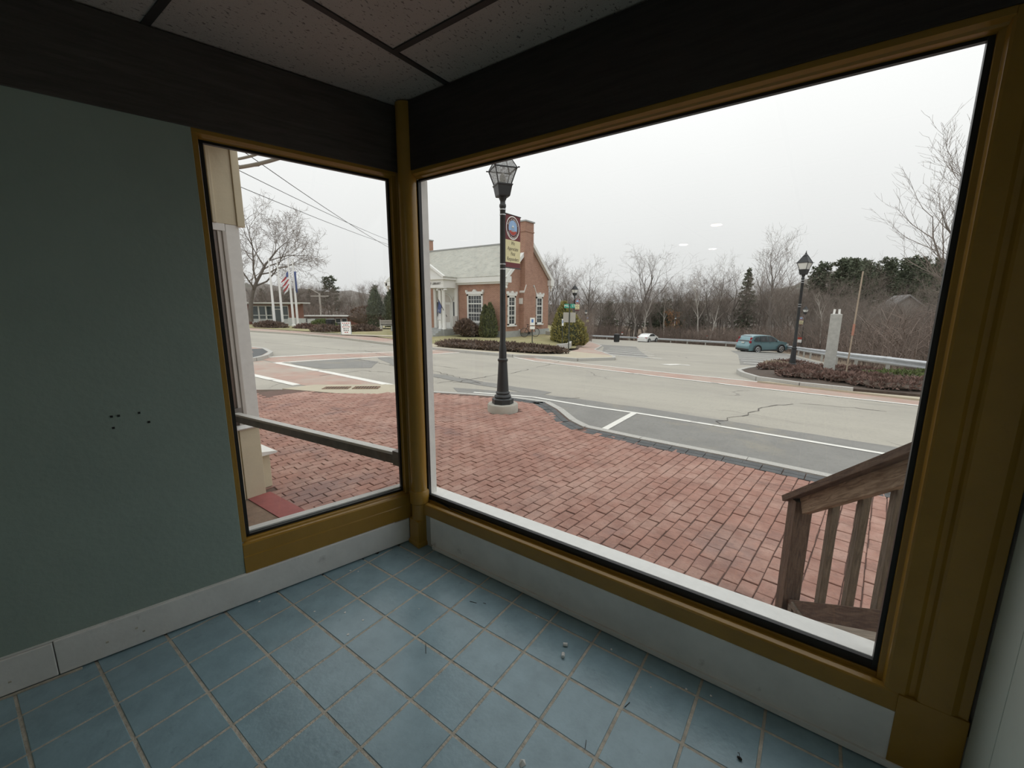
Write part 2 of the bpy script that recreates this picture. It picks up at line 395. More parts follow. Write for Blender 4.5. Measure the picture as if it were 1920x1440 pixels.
# ---- small window (left)
w2 = struct_root('window_2', tuple(U*.45+Vector((0,0,.2))), 'narrow shop window in a mustard frame, left of the corner', 'window')
S0, S1 = .045, .846
LB().extr([(-.016,.152),(-.016,.235),(-.013,.240),(-.013,.296),(-.006,.302),(.006,.304),(.010,.312),(.032,.314),(.05,.314),(.05,.152)], lambda n,z: (S0-.03,n,z), lambda n,z: (.872,n,z)).build('sill_rail', M_yel, w2, bevel=.0015)
LB().extr([(-.012,2.096),(-.012,2.078),(.006,2.072),(.03,2.066),(.03,2.096)], lambda n,z: (S0-.03,n,z), lambda n,z: (.872,n,z)).build('head_rail', M_yel, w2, bevel=.001)
LB().box(S1+.006,.872,-.004,.035,.31,2.08).build('jamb_bead', M_yel, w2, bevel=.002)
LB().box(S0-.04,S0-.008,-.004,.035,.31,2.08).build('jamb_bead', M_yel, w2, bevel=.002)
for bx_ in ((S0-.01,S1,.03,.05,.312,.326),(S0-.01,S1,.03,.05,2.056,2.068),(S1-.012,S1+.006,.03,.05,.312,2.068),(S0-.012,S0+.003,.03,.05,.312,2.068)):
    LB().box(*bx_).build('gasket', M_black, w2)
LB().box(S0-.01,S1,.038,.042,.315,2.064).build('pane', M_glass, w2)
LB().extr([(.052,.27),(.052,.334),(.12,.322),(.12,.27)], lambda n,z: (-.02,n,z), lambda n,z: (.9,n,z)).build('exterior_sill', M_white, w2, bevel=.003)

# ---- corner column
cc = thing('corner_column', (.076,-.002,0), 'round mustard painted corner column on a square block base between the two windows', 'column')
MB().lathe([(.047,.16),(.047,ZC-.003)], 28, (.076,-.002,0)).build('shaft', M_yel, cc, True)
MB().lathe([(.050,.262),(.056,.268),(.056,.336),(.049,.345)], 28, (.076,-.002,0)).build('collar', M_yel, cc, True)
ang = math.radians(-9); ca, sa = Vector((math.cos(ang), math.sin(ang), 0)), Vector((-math.sin(ang), math.cos(ang), 0))
mb = MB(); mb.obox((.076,-.002,.096), ca*.047, sa*.047, Vector((0,0,.068))); mb.build('block', M_yel, cc, bevel=.003)
mb = MB(); c0 = Vector((.076,-.002,0))
mb.add([c0+ca*i*k+sa*j*k+Vector((0,0,z)) for z, k in ((.002,.053),(.020,.053),(.032,.047)) for i, j in ((-1,-1),(1,-1),(1,1),(-1,1))],
  [(3,2,1,0),(8,9,10,11)]+[(r*4+i, r*4+(i+1)%4, r*4+4+(i+1)%4, r*4+4+i) for r in (0,1) for i in range(4)])
mb.build('plinth', M_yel, cc)
# solid mullion behind the column
struct(MB().prism([(.10,.05),(.10,.095),(-.06,.095),(-.045,-.02),(.0,-.015),(.06,.05)], -.45, 2.46).build('trim_3', M_yel))

# ---- suspended ceiling
ceil = struct(MB().prism([(.0,.0),(-1.85,YB-.1),(XR+.1,YB-.1),(XR+.1,.0)], ZC+.03, ZC+.30).build('ceiling', M_wallx))
def panel(x0,x1,y0,y1):
    cl = clip([(x0,y0),(x1,y0),(x1,y1),(x0,y1)], ROOM)
    if cl and area(cl) > .001: MB().prism(cl, ZC+.006, ZC+.02).build('ceiling_panel', M_ceil, ceil, bevel=.0015)
def tbar(x0,x1,y0,y1):
    cl = clip([(x0,y0),(x1,y0),(x1,y1),(x0,y1)], ROOM)
    if cl: MB().prism(cl, ZC, ZC+.008).build('grid_bar', M_tbar, ceil)
XM, hb = .383, .0125
xs_l, xs_r = [XM-1.22, XM], [XM, XM+1.22, XM+2.44]
ysl = [.4, -.945, -2.16, -3.38, -4.6, -5.82, -7.04, -7.3]; ysr = [.297]+[-.313-.61*k for k in range(13)]
for i in range(len(ysl)-1): panel(xs_l[0]-1.5, XM, ysl[i+1], ysl[i])
for i in range(len(ysr)-1):
    for j in range(2): panel(xs_r[j], xs_r[j+1], ysr[i+1], ysr[i])
tbar(XM-hb, XM+hb, YB, .0)
tbar(XM+1.22-hb, XM+1.22+hb, YB, .0)
for y in ysl[1:7]: tbar(-2.0, XM-hb, y-hb, y+hb)
for y in ysr[1:12]: tbar(XM+hb, XR, y-hb, y+hb)

# recessed ceiling lights deeper in the shop (their reflections show in the big pane)
def emit(name, col, s):
    m = bpy.data.materials.new(name); m.use_nodes = True; b = m.node_tree.nodes['Principled BSDF']; b.inputs['Base Color'].default_value = (.8,.8,.8,1); b.inputs['Emission Color'].default_value = (*col,1); b.inputs['Emission Strength'].default_value = s; return m
for k,(x,y,c_,lab) in enumerate(((.74,-4.2,(1,.86,.6),'round recessed ceiling downlight behind the viewpoint, nearest one with a warm tint'),(-.02,-5.7,(1,.96,.9),'round recessed ceiling downlight at the back of the shop, left one'),(.26,-6.5,(1,.96,.9),'round recessed ceiling downlight at the back of the shop, rear one'))):
    t = thing('ceiling_light', (x,y,ZC), lab, 'ceiling light', 'recessed ceiling lights')
    MB().lathe([(.062,ZC-.004),(.085,ZC-.006),(.090,ZC+.004),(.062,ZC+.004)], 24, (x,y,0)).build('trim_ring', M_base, t, True)
    MB().lathe([(.06,ZC-.0075),(.06,ZC-.0065)], 24, (x,y,0)).build('diffuser', emit('lit_diffuser', c_, 90), t)
# ---- bits on the floor
M_chip = mat('white_plastic_chip', (.82,.82,.80), .5, .03, 20); M_dark = mat('dark_debris', (.03,.028,.025), .8, .2, 30)
for (x,y,rz,lab) in ((1.165,-.186,.5,'small white plastic cap lying on blue tile, the one nearer the window'),(1.184,-.240,2.0,'small white plastic cap lying on blue tile, the one farther from the window')):
    t = thing('plastic_cap', (x,y,.007), lab, 'cap', 'two white caps on the tiled floor', rz)
    MB().tube([(-.009,0,0),(.009,0,0)], .007, 12).build('body', M_chip, t, True, world=False)
    MB().tube([(.0088,0,0),(.0095,0,0)], .005, 10).build('hollow', M_dark, t, world=False)
mb = MB(); mb.add([(1.268,-.668,.001),(1.280,-.660,.001),(1.292,-.672,.001),(1.285,-.688,.001),(1.274,-.684,.001),(1.280,-.674,.014)], [(4,3,2,1,0),(0,1,5),(1,2,5),(2,3,5),(3,4,5),(4,0,5)])
tag(mb.build('paint_flake', M_chip), 'crumpled whitish paint flake on the floor at the bottom edge of the view', 'debris')
mb = MB(); mb.ico((1.829,-.261,.006), .009,.005,.005,.2,1); mb.tube([(1.829,-.261,.01),(1.826,-.251,.013),(1.822,-.247,.006)], .0012, 4)
tag(mb.build('dead_leaf_scrap', M_dark), 'dark curled leaf scrap on tile near the right end of the floor', 'debris')
chips = [(.98,-.122,.004),(1.04,-.1,.003),(1.33,-.09,.005),(1.63,-.10,.006),(1.71,-.075,.005),(.37,-.69,.007),(.24,-.62,.008),(.35,-.60,.006),(.12,-.70,.005),(.20,-.49,.004),(-.02,-.42,.006),(.02,-.40,.004),(.62,-.30,.003),(.50,-.40,.003),(1.52,-.17,.003),(-.16,-.82,.006)]
for i,(x,y,r) in enumerate(chips):
    mb = MB(); n = 5; mb.prism([(x+r*random.uniform(.6,1.1)*math.cos(k*6.283/n), y+r*random.uniform(.6,1.1)*math.sin(k*6.283/n)) for k in range(n)], .0005, .002)
    tag(mb.build('paint_chip', M_chip), 'tiny white paint chip scattered on the blue tile floor', 'paint chip', 'paint chips on the tiles')
mb = MB(); mb.prism([(-.075,-.19),(-.045,-.215),(-.03,-.235),(-.05,-.245),(-.085,-.232),(-.095,-.205)], .0004, .0016)
tag(mb.build('floor_hole', M_dark), 'dark chipped hole in the tile beside the left baseboard near the column', 'hole')
for i,(x,y,a_,L) in enumerate(((1.47,-.305,1.3,.03),(.66,-.22,.3,.035),(.72,-.19,.2,.014),(1.42,-.52,1.9,.03),(.72,-.56,2.4,.05))):
    mb = MB(); mb.tube([(x,y,.001),(x+math.cos(a_)*L,y+math.sin(a_)*L,.001)], .0012, 4)
    tag(mb.build('dark_splinter', M_dark), 'thin dark splinter lying on the blue tile floor', 'splinter', 'splinters on the tiles')
# ------------------------------------------------------------------ outdoor ground materials
M_asph = mat('worn_light_asphalt', (.375,.352,.305), .92, .10, .5, 8, bump=.15, bscale=60)
overlay(M_asph, (.45,.425,.36), .22, (.45,.62), .6, stretch=(.25,1,1)); overlay(M_asph, (.27,.26,.24), .8, (.60,.75), .4, seed=3); overlay(M_asph, (.26,.245,.215), 22, (.52,.70), .6, seed=7); overlay(M_asph, (.29,.275,.24), 3, (.55,.72), .5, stretch=(.12,1,1), seed=11); cracks(M_asph, (.16,.15,.135), .22, .006, .8)
M_asph2 = mat('dark_new_asphalt', (.24,.235,.22), .92, .10, 2, 8, bump=.2, bscale=80); overlay(M_asph2, (.16,.155,.145), 25, (.52,.70), .6, seed=5); overlay(M_asph2, (.36,.32,.24), .9, (.55,.72), .5, seed=8)
M_white_line = mat('worn_white_road_paint', (.76,.75,.70), .8, .06, 6); overlay(M_white_line, (.33,.31,.28), 2.2, (.58,.66), .8, seed=4)
M_red = mat('faded_red_crosswalk', (.42,.285,.235), .9, .12, 2, 6, bump=.1, bscale=40); overlay(M_red, (.42,.385,.33), .7, (.42,.64), .8, seed=6)
M_brick = mat('red_brick_paver', (.33,.175,.135), .85, .22, 5, 6, bump=.25, bscale=70)
overlay(M_brick, (.50,.335,.275), 2.6, (.44,.66), .6, seed=1); overlay(M_brick, (.20,.12,.10), 1.5, (.56,.70), .65, stretch=(.7,1.5,1), seed=2); overlay(M_brick, (.36,.30,.25), 7, (.66,.76), .6, seed=9); overlay(M_brick, (.17,.095,.08), 28, (.54,.72), .55, seed=3); overlay(M_brick, (.20,.14,.135), .9, (.58,.70), .55, seed=12)
M_joint = mat('dark_paver_joint', (.14,.085,.068), .95, .2, 20); overlay(M_joint, (.06,.05,.03), 1.2, (.55,.7), .6)
M_dpave = mat('charcoal_border_paver', (.095,.098,.10), .8, .2, 6, bump=.2, bscale=60)
M_gran = mat('pale_granite', (.46,.45,.42), .85, .12, 40, 3, bump=.2, bscale=60)
M_conc = mat('tan_concrete', (.47,.42,.32), .9, .08, 2, 6, bump=.1, bscale=50)
M_grayc = mat('grey_concrete', (.42,.40,.35), .9, .12, 6, 6, bump=.15, bscale=60)
M_grass = mat('dormant_grass', (.33,.29,.155), .95, .2, 1.2, 8, bump=.5, bscale=25); overlay(M_grass, (.24,.25,.11), .5, (.45,.65), .7)
M_mulch = mat('dark_bark_mulch', (.085,.062,.048), .95, .35, 8, 6, bump=.6, bscale=30)
M_leaf = mat('dead_leaf_litter', (.20,.15,.105), .95, .3, 1.5, 8, bump=.5, bscale=8)
M_iron = mat('black_cast_iron', (.022,.024,.026), .42, .2, 10, spec=.5)
M_galv = mat('galvanised_steel', (.52,.54,.56), .42, .12, 3, metal=.6)
M_wood = mat('weathered_brown_timber', (.135,.085,.058), .75, .3, 3, 6, stretch=(2,2,2), bump=.2, bscale=40)
overlay(M_wood, (.26,.185,.13), 6, (.48,.68), .7, stretch=(1.5,1.5,.5), seed=3)
M_red_step = mat('red_painted_concrete', (.30,.085,.075), .8, .15, 6, bump=.1)
M_plank = mat('worn_brown_floor', (.24,.16,.11), .85, .25, 8, 6, bump=.15)
M_cream = mat('cream_painted_board', (.62,.555,.40), .6, .05, 4, bump=.06, bscale=60); overlay(M_cream, (.45,.39,.28), 18, (.68,.75), .6)

# ------------------------------------------------------------------ terrain
ground = MB(); xs = [-260,-180,-130]+list(range(-100,61,8))+[90,140]; ys = [-30,-10,0,2]+[4+1.5*i for i in range(48)]+[90,110,140,200,300]
for y in ys:
    for x in xs: ground.v.append((x, y, R(min(y,95))-.06+(max(0,y-95)*.03)+(max(0,-x-75)*.03)))
nx = len(xs); ground.f = [(j*nx+i, j*nx+i+1, (j+1)*nx+i+1, (j+1)*nx+i) for j in range(len(ys)-1) for i in range(nx-1)]
struct(ground.build('ground', M_leaf, smooth=True))
GR = [(8,10),(5.0,17.5),(3.4,23.4),(1.6,34),(.3,44),(-3.6,56),(-8.5,65),(-18.0,71.6),(-26.5,75.4),(-34,72)]     # guard rail line
road = struct(drape('road', [(60,3.2),(60,13),(8.5,13)]+GR[1:]+[(-34,66),(-20.3,45.2),(-12.6,31.3),(-9.4,23),(-8,20.8),(-6,14),(-40,16),(-100,16),(-100,-20),(-9.2,-20),(-9.2,2),(-5,3.2)], 0, M_asph))
curb_line = [(9,3.93),(2.4,3.98),(1.36,4.06),(.03,4.10),(-.84,4.17),(-1.18,4.39),(-1.74,4.94),(-2.26,5.32),(-3.04,5.25),(-4.0,4.93),(-4.9,4.55)]
sw_poly = [(9,.10),(9,3.95)]+curb_line[1:]+[(-5.45,3.85),(-6.2,3.35),(-7.5,2.85),(-9.0,1.6),(-9.2,-4),(-2.3,-4),(-2.3,.0)]
sidewalk = struct(drape('sidewalk', sw_poly, .112, M_joint, .25, step=1.0, zf=lambda x,y: R(min(y,4.4))))
SWZ = R(2)+.12
# pavers: the 300 nearest in view as pieces, the others joined
e1 = Vector((math.cos(math.radians(84)), math.sin(math.radians(84)))); e2 = Vector((math.cos(math.radians(-6)), math.sin(math.radians(-6))))
LB_, WB_, J = .176, .103, .008
winR = [(800,345),(1830,80),(1632,1232),(806,905)]; winL = [(378,265),(737,333),(757,908),(465,1003)]
inner = [(-2.0,.0),(-.1,.05),(.2,.3),(9,.3),(9,3.72)]+[(2.4,3.74),(1.36,3.82),(.03,3.86),(-.9,3.93),(-1.36,4.22),(-1.92,4.77),(-2.36,5.1),(-3.04,5.03),(-4.0,4.72),(-4.9,4.42),(-5.6,3.75),(-6.3,3.2),(-7.5,2.7),(-8.8,1.5),(-8.8,.2),(-2.25,.2),(-2.25,.05)]
lamp1 = Vector((-2.49,4.21))
bricks = []
for i in range(-130, 90):
    for j in range(-20, 42):
        c = e2*(i*WB_)+e1*(j*LB_+(LB_/2 if i % 2 else 0))
        if not pip(c.x, c.y, inner) or (c-lamp1).length < .27: continue
        if c.x < -6.9 and c.y > 2.2: continue
        px = to_px((c.x, c.y, SWZ)); vis = pip(*px, winR) or pip(*px, winL)
        if not vis and not (-8 < c.x < 5.5): continue
        bricks.append((not vis, (Vector((c.x, c.y, SWZ))-CAM).length, c.x, c.y))
bricks.sort()
hl, hw, ch = LB_/2-J/2, WB_/2-J/2, .004
bv = [(sx_*a_, sy_*b_, z) for z, a_, b_ in ((-.012,hl,hw),(-.003,hl,hw),(0,hl-ch,hw-ch)) for sx_, sy_ in ((-1,-1),(1,-1),(1,1),(-1,1))]
bf = [(8,9,10,11)]+[(r*4+i, r*4+(i+1)%4, r*4+4+(i+1)%4, r*4+4+i) for r in (0,1) for i in range(4)]
bme = bpy.data.meshes.new('brick'); bme.from_pydata(bv, [], bf); bme.materials.append(M_brick)
rest = MB(); ca84 = math.radians(84)
for k,(nv,d,x,y) in enumerate(bricks):
    rz = ca84+random.gauss(0,.012); tx, ty = random.gauss(0,.012), random.gauss(0,.012); z = R(min(y,4.4))+.122+random.gauss(0,.0015); x += random.gauss(0,.0015); y += random.gauss(0,.0015)
    if k < 300:
        o = bpy.data.objects.new('brick', bme); COL.objects.link(o); o.parent = sidewalk; o.location = (x,y,z); o.rotation_euler = (tx,ty,rz)
    else:
        c_, s_ = math.cos(rz), math.sin(rz)
        rest.add([(x+p[0]*c_-p[1]*s_, y+p[0]*s_+p[1]*c_, z+p[2]+p[0]*ty*-1+p[1]*tx) for p in bv], bf)
tag(rest.build('far_bricks', M_brick, sidewalk), kind='stuff')
# charcoal soldier course and granite kerb along the road edge
def along(line, step):
    out = []; acc = 0
    for a_, b_ in zip(line, line[1:]):
        a_, b_ = Vector(a_), Vector(b_); L = (b_-a_).length; d = (b_-a_)/L; t = step-acc if acc else step/2
        t = -acc+step if acc else 0
        while t < L: out.append((a_+d*t, d)); t += step
        acc = L-(t-step)
    return out
for p, d in along(curb_line[:-2], .21):
    if p.x > 6: continue
    n = Vector((d.y, -d.x));  n = -n if n.y > 0 else n
    c = p+n*.15; mb = MB(); mb.obox((c.x,c.y,R(min(c.y,4.4))+.118), Vector((d.x,d.y,0))*.1, Vector((n.x,n.y,0))*.05, Vector((0,0,.008))); mb.build('border_brick', M_dpave, sidewalk)
    c = p+n*.255; mb = MB(); mb.obox((c.x,c.y,R(min(c.y,4.4))+.116), Vector((d.x,d.y,0))*.1, Vector((n.x,n.y,0))*.05, Vector((0,0,.008))); mb.build('border_brick', M_dpave, sidewalk)
cl_ = [Vector(p) for p in curb_line]
def kerb(line, parent, w=.12, h=.13, L=1.3, m=None, zf=None):
    pts = [Vector(p) for p in line]
    for a_, b_ in zip(pts, pts[1:]):
        n = max(1, round((b_-a_).length/L)); d = (b_-a_)/n
        for k in range(n):
            p0 = a_+d*k; p1 = a_+d*(k+1)-d.normalized()*.008
            z0, z1 = R(p0.y)+h, R(p1.y)+h
            MB().bar((p0.x,p0.y,z0-.13),(p1.x,p1.y,z1-.13), w, .26).build('kerb_stone', m or M_gran, parent)
kerb(curb_line, sidewalk)
# storm drain
ap = struct(drape('drain_apron', [(-7.6,2.85),(-6.2,3.3),(-5.4,3.78),(-4.85,4.50),(-5.7,5.05),(-7.5,3.55)], .120, M_conc, .16), 'tan concrete storm drain apron with two iron grates at the kerb', 'apron')
for k,(x,y) in enumerate(((-6.72,3.62),(-6.22,4.04))):
    d = Vector((.77,.64,0)); n = Vector((-.64,.77,0)); z = R(4)+.121
    t = thing('drain_grate', (x,y,z), 'slotted iron storm drain grate in the tan apron, '+('left one' if k == 0 else 'right one'), 'drain grate', 'storm drain grates')
    mb = MB(); 
    for s_ in (-1,1): mb.obox((x+n.x*.12*s_,y+n.y*.12*s_,z+.006), d*.28, n*.012, Vector((0,0,.008))); mb.obox((x+d.x*.27*s_,y+d.y*.27*s_,z+.006), d*.012, n*.12, Vector((0,0,.008)))
    mb.build('frame', M_plank, t)
    MB().obox((x,y,z+.001), d*.27, n*.12, Vector((0,0,.003))).build('pit', M_dark, t)
    for q in range(9): MB().obox((x+d.x*(q-4)*.058,y+d.y*(q-4)*.058,z+.007), d*.012+n*.006, n*.11, Vector((0,0,.006))).build('slat', M_plank, t)
# markings
def mark(name, poly, m, dz=.006, lab=None, cat='road marking', jag=0):
    o = drape(name, poly, dz, m, step=1.5, jag=jag); return struct(o, lab, cat)
mark('parking_lane', [(30,4.0),(2.4,4.02),(1.36,4.08),(.03,4.14),(-.84,4.22),(-1.18,4.45),(-1.74,5.0),(-2.26,5.38),(-3.3,5.34),(-4.6,5.3),(-5.2,5.75),(-3.3,6.5),(-.8,6.6),(2,6.42),(30,6.2)], M_asph2, .003, 'dark asphalt parking lane along the near kerb', 'parking lane', .03)
mark('lane_line', strip([(-4.4,5.62),(-3.05,6.05),(-1.6,5.98),(-.7,6.03),(.57,6.0),(2.8,5.85),(20,5.2)], .10), M_white_line, .008, 'long white edge line of the near parking lane')
mark('stall_line', strip([(-.72,4.55),(-.74,6.0)], .11), M_white_line, .009, 'short white parking stall line by the near kerb')
nl = [(-9.5,14.0),(-7.4,12.9),(-2.7,12.0),(.5,11.5),(4,11.2),(12,10.7)]; fl = [(-8.6,14.3),(-6.5,13.85),(-3.1,13.3),(.3,13.0),(4.1,12.8),(12,12.2)]
mark('red_band', nl+fl[::-1], M_red, .005, 'faded red brick band across the parking lot entrance', 'crosswalk')
mark('band_line', strip([(-20,14.0)]+nl, .14), M_white_line, .009, 'white line along the street side of the red band'); mark('band_line', strip(fl, .12), M_white_line, .009, 'white line along the parking lot side of the red band')
mark('side_crosswalk', [(-14.0,3.7),(-10.8,3.66),(-8.8,3.62),(-6.9,3.78),(-5.7,4.9),(-6.1,4.95),(-9.6,5.2),(-13.2,5.3),(-14.2,5.3)], M_red, .004, 'worn red crosswalk across the side street mouth', 'crosswalk')
mark('crosswalk_line', strip([(-13.3,5.35),(-9.6,5.22),(-6.1,4.98)], .22), M_white_line, .008, 'white far edge line of the side street crosswalk'); mark('crosswalk_line', strip([(-13,3.66),(-10.8,3.62),(-8.4,3.58)], .2), M_white_line, .008, 'white near edge line of the side street crosswalk')
mark('main_crosswalk', [(-15.1,5.5),(-13.2,5.35),(-12.5,10.1),(-12.4,13.9),(-14.3,14),(-15.0,8.4)], M_red, .0045, 'red crosswalk over the main street, left window', 'crosswalk')
mark('crosswalk_line', strip([(-13.2,5.4),(-12.85,7.8),(-12.5,10.1),(-12.35,13.7)], .2), M_white_line, .008, 'white right edge line of the main street crosswalk'); mark('crosswalk_line', strip([(-15.2,5.5),(-15.05,8.4),(-14.3,11.5),(-14.2,13.8)], .2), M_white_line, .008, 'white left edge line of the main street crosswalk')
mark('asphalt_patch', [(-12.8,5.6),(-12.7,8.2),(-11.2,8.0),(-9.8,6.8),(-10.6,5.55)], M_asph2, .004, 'dark asphalt patch beside the crosswalk corner', 'patch', .06)
mark('seam_patch', strip([(-12.4,9.2),(-8,7.0),(-3,6.6)], .5), M_asph2, .004, 'dark repaired seam strip along the near lane', 'patch', .06)
mark('arrow', [(-3.35,16.3),(-3.0,16.9),(-2.7,17.25),(-2.75,16.95),(-2.35,17.05),(-2.2,16.75),(-2.65,16.75),(-2.9,16.2)], M_white_line, .009, 'white turn arrow painted in the parking lot entrance')
for k in range(6):      # stalls by the library path
    y = 20.2+k*2.3; x = -8.2-.36*(y-20.8)
    mark('stall_line', strip([(x+.2,y),(x+3.7-.1*k,y-.3)], .26), M_white_line, .009, 'white stall line beside the library path, row %d from the entrance' % (k+1))
for k in range(6):      # stalls by the guard rail
    y = 21.8+k*2.7; x = 3.3-.17*(y-21)
    mark('stall_line', strip([(x-.5,y),(x-4.0,y-.3)], .26), M_white_line, .009, 'white stall line beside the guard rail, number %d beyond the mulch bed' % (k+1))
mark('stall_paving', [(3.2,20.5),(1.2,34),(-.2,43.5),(-4.6,43),(-2.6,33),(-.8,20)], M_asph2, .003, 'darker parking stalls along the guard rail', 'parking stalls')
mark('stall_paving', [(-7.6,20),(-12.4,31.3),(-16,38),(-12,38),(-8.6,29),(-4.8,19.6)], M_asph2, .003, 'darker parking stalls along the library path', 'parking stalls')
M_crack = mat('dark_road_crack', (.11,.10,.09), .95, .1, 5)
for k,c in enumerate(([(.63,6.13),(.73,6.55),(.87,7.12),(1.04,7.54),(1.16,8.36),(1.48,9.03),(1.76,9.48)],[(-8.36,7.83),(-7.03,7.35),(-5.77,7.02),(-5.86,8.06),(-5.76,9.01),(-6.02,10.48)],[(-5.72,6.32),(-5.77,7.02),(-4.92,6.57)],[(-2.65,6.33),(-2.29,6.52),(-2.12,6.83)],[(1.76,9.48),(2.69,9.75),(3.46,9.77)],[(-13.87,8.24),(-11.19,7.84),(-9.4,7.55)],[(-9.33,4.71),(-9.43,6.16),(-8.16,6.53)],[(-5.97,5.99),(-5.96,6.57),(-5.34,6.53),(-5.28,7.11)],[(-9.09,14.6),(-6.81,14.0),(-6.31,12.23),(-6.13,10.82)],[(-25.18,9.8),(-20.58,9.97),(-16.83,10.11),(-13.9,10.97)],[(-16,10.8),(-10,8.8),(-7.5,8.6)])):
    pts = []
    for a_, b_ in zip(c, c[1:]):
        n = max(2, int(math.dist(a_,b_)/.18))
        for i in range(n): pts.append((a_[0]+(b_[0]-a_[0])*i/n+random.gauss(0,.035), a_[1]+(b_[1]-a_[1])*i/n+random.gauss(0,.035)))
    q = MB()
    for (xa,ya),(xb,yb) in zip(pts, pts[1:]):
        d = Vector((xb-xa,yb-ya)).normalized(); w_ = random.uniform(.005,.014); n_ = Vector((-d.y,d.x))*w_
        q.add([(xa-n_.x,ya-n_.y,R(ya)+.0075),(xb-n_.x,yb-n_.y,R(yb)+.0075),(xb+n_.x,yb+n_.y,R(yb)+.0075),(xa+n_.x,ya+n_.y,R(ya)+.0075)], [(0,1,2,3)])
    q.build('crack', M_crack, road)
# far pavements
far_walk = struct(drape('far_sidewalk', [(-5.9,17.6),(-5.5,16.6),(-6.3,14.6),(-7.5,14.65),(-9.2,13.9),(-12,13.9),(-17.7,14.3),(-17.7,16.6),(-13,16.3),(-10,17),(-9.0,19)], .12, M_conc, .2), 'tan concrete pavement in front of the library', 'pavement')
kerb([(-5.9,17.6),(-5.5,16.6),(-6.3,14.55),(-7.5,14.6),(-9.2,13.85),(-12,13.85),(-17.7,14.2)], far_walk, .14, .125, 1.5)
walk2 = struct(drape('brick_pavement', [(-17.7,14.25),(-26,15.9),(-32.6,16.3),(-39,15.6),(-80,13),(-80,17.5),(-40,19),(-33,19.6),(-26,18.8),(-17.7,16.4)], .12, M_red, .2), 'faded red brick pavement along the far side of the street', 'pavement')
kerb([(-17.7,14.2),(-26,15.85),(-32.6,16.25),(-39,15.55),(-60,14)], walk2, .16, .125, 2.5, M_grayc)
path = struct(drape('brick_path', [(-5.9,17.6),(-8,20.9),(-9.4,23.0),(-12.6,31.3),(-20.3,45.2),(-23,50),(-24.6,49.5),(-22,45),(-14.4,32),(-11.2,24.5),(-9.8,21.5),(-9.0,18.8),(-8.3,17)], .10, M_red, .2), 'red brick path curving beside the parking lot', 'path')
kerb([(-5.9,17.6),(-8,20.9),(-9.4,23.0),(-12.6,31.3),(-20.3,45.2)], path, .12, .11, 2.0)
isl = struct(drape('corner_pavement', [(-14.1,4.6),(-14.25,5.1),(-14.9,5.75),(-16.1,6.5),(-18,7.1),(-30,7.2),(-30,-5),(-14.1,-5)], .12, M_red, .2), 'red brick corner pavement across the side street', 'pavement')
kerb([(-14.1,0),(-14.1,4.6),(-14.25,5.1),(-14.9,5.75),(-16.1,6.5),(-18,7.1),(-28,7.2)], isl, .16, .13, .9)
struct(drape('corner_border', strip([(-14.45,2),(-14.45,4.6),(-14.6,5.0),(-15.2,5.5),(-16.3,6.2),(-18,6.75)], .5), .126, M_dpave), 'charcoal paver border of the corner pavement', 'pavement')
# library lawn
def LZ(x, y):
    b = R(y)+.13; k = sstep((y-15.8)/6.5)*sstep((-10.8-x)/4.0)*(1-.45*sstep((-x-31)/8))
    return b+(max(b,-.92)-b)*k
struct(drape('lawn', [(-9.9,18.6),(-10.5,22.5),(-11.6,24.8),(-15,32),(-22,45),(-48,45),(-60,30),(-60,18),(-40,19.2),(-33,19.7),(-26,18.9),(-17.7,16.5),(-13,16.3),(-10,17.0)], .0, M_grass, step=1.0, zf=lambda x,y: LZ(x,y)), 'dormant tan lawn rising to the library', 'lawn')
# granite edging that runs down the right end of the lawn
ge = thing('stone_edging', (-12,24,LZ(-12,24)), 'sloping grey granite edging at the right end of the library lawn', 'edging')
for (a_, b_) in (((-16.6,29.0),(-14.9,28.2)),((-14.9,28.2),(-13.2,26.4)),((-13.2,26.4),(-11.9,24.4)),((-11.9,24.4),(-10.8,22.2)),((-10.8,22.2),(-10.0,19.4))):
    MB().bar((*a_,LZ(*a_)+.12),(*b_,LZ(*b_)+.12), .22, .36).build('edge_stone', M_gran, ge)
ws = struct(drape('lawn_walk', strip([(-16,18.2),(-13,18.9)],.5), .16, M_conc, zf=lambda x,y: LZ(x,y)), 'small pale slab set in the lawn', 'slab')
struct(drape('side_walk', [(-36,17.5),(-30,19.2),(-26,20.3),(-24.6,22.3),(-23.2,22.3),(-24.6,19.4),(-30,17.9)], .03, M_conc, zf=lambda x,y: LZ(x,y)), 'tan walk leading to the library door', 'path')
# mulch bed by the parking entrance
bed_poly = [(-.24,15.3),(.0,14.4),(.56,13.35),(1.67,12.75),(2.83,12.6),(4.05,12.7),(9,12.9),(9,18.6),(5,19),(3.3,19.8),(1.4,20.4),(.3,18.6),(-.1,16.6)]
BZ = lambda x,y: R(y)+.10+.10*sstep((x+.2)/1.2)*sstep((y-12.7)/1.5)
bed = struct(drape('mulch_bed', bed_poly, 0, M_mulch, .25, step=.7, zf=BZ), 'dark mulch planting bed beside the parking entrance', 'planting bed')
kerb([(.3,18.6),(-.1,16.6),(-.24,15.3),(.0,14.4),(.56,13.3),(1.67,12.7),(2.83,12.5)], bed, .14, .14, .9)
struct(drape('tan_pavement', [(.9,12.95),(1.67,12.6),(2.83,12.45),(4.05,12.55),(9,12.75),(9,11.9),(4.1,12.1),(.6,12.8)], .05, M_conc, .1), 'strip of tan concrete pavement in front of the mulch bed', 'pavement')
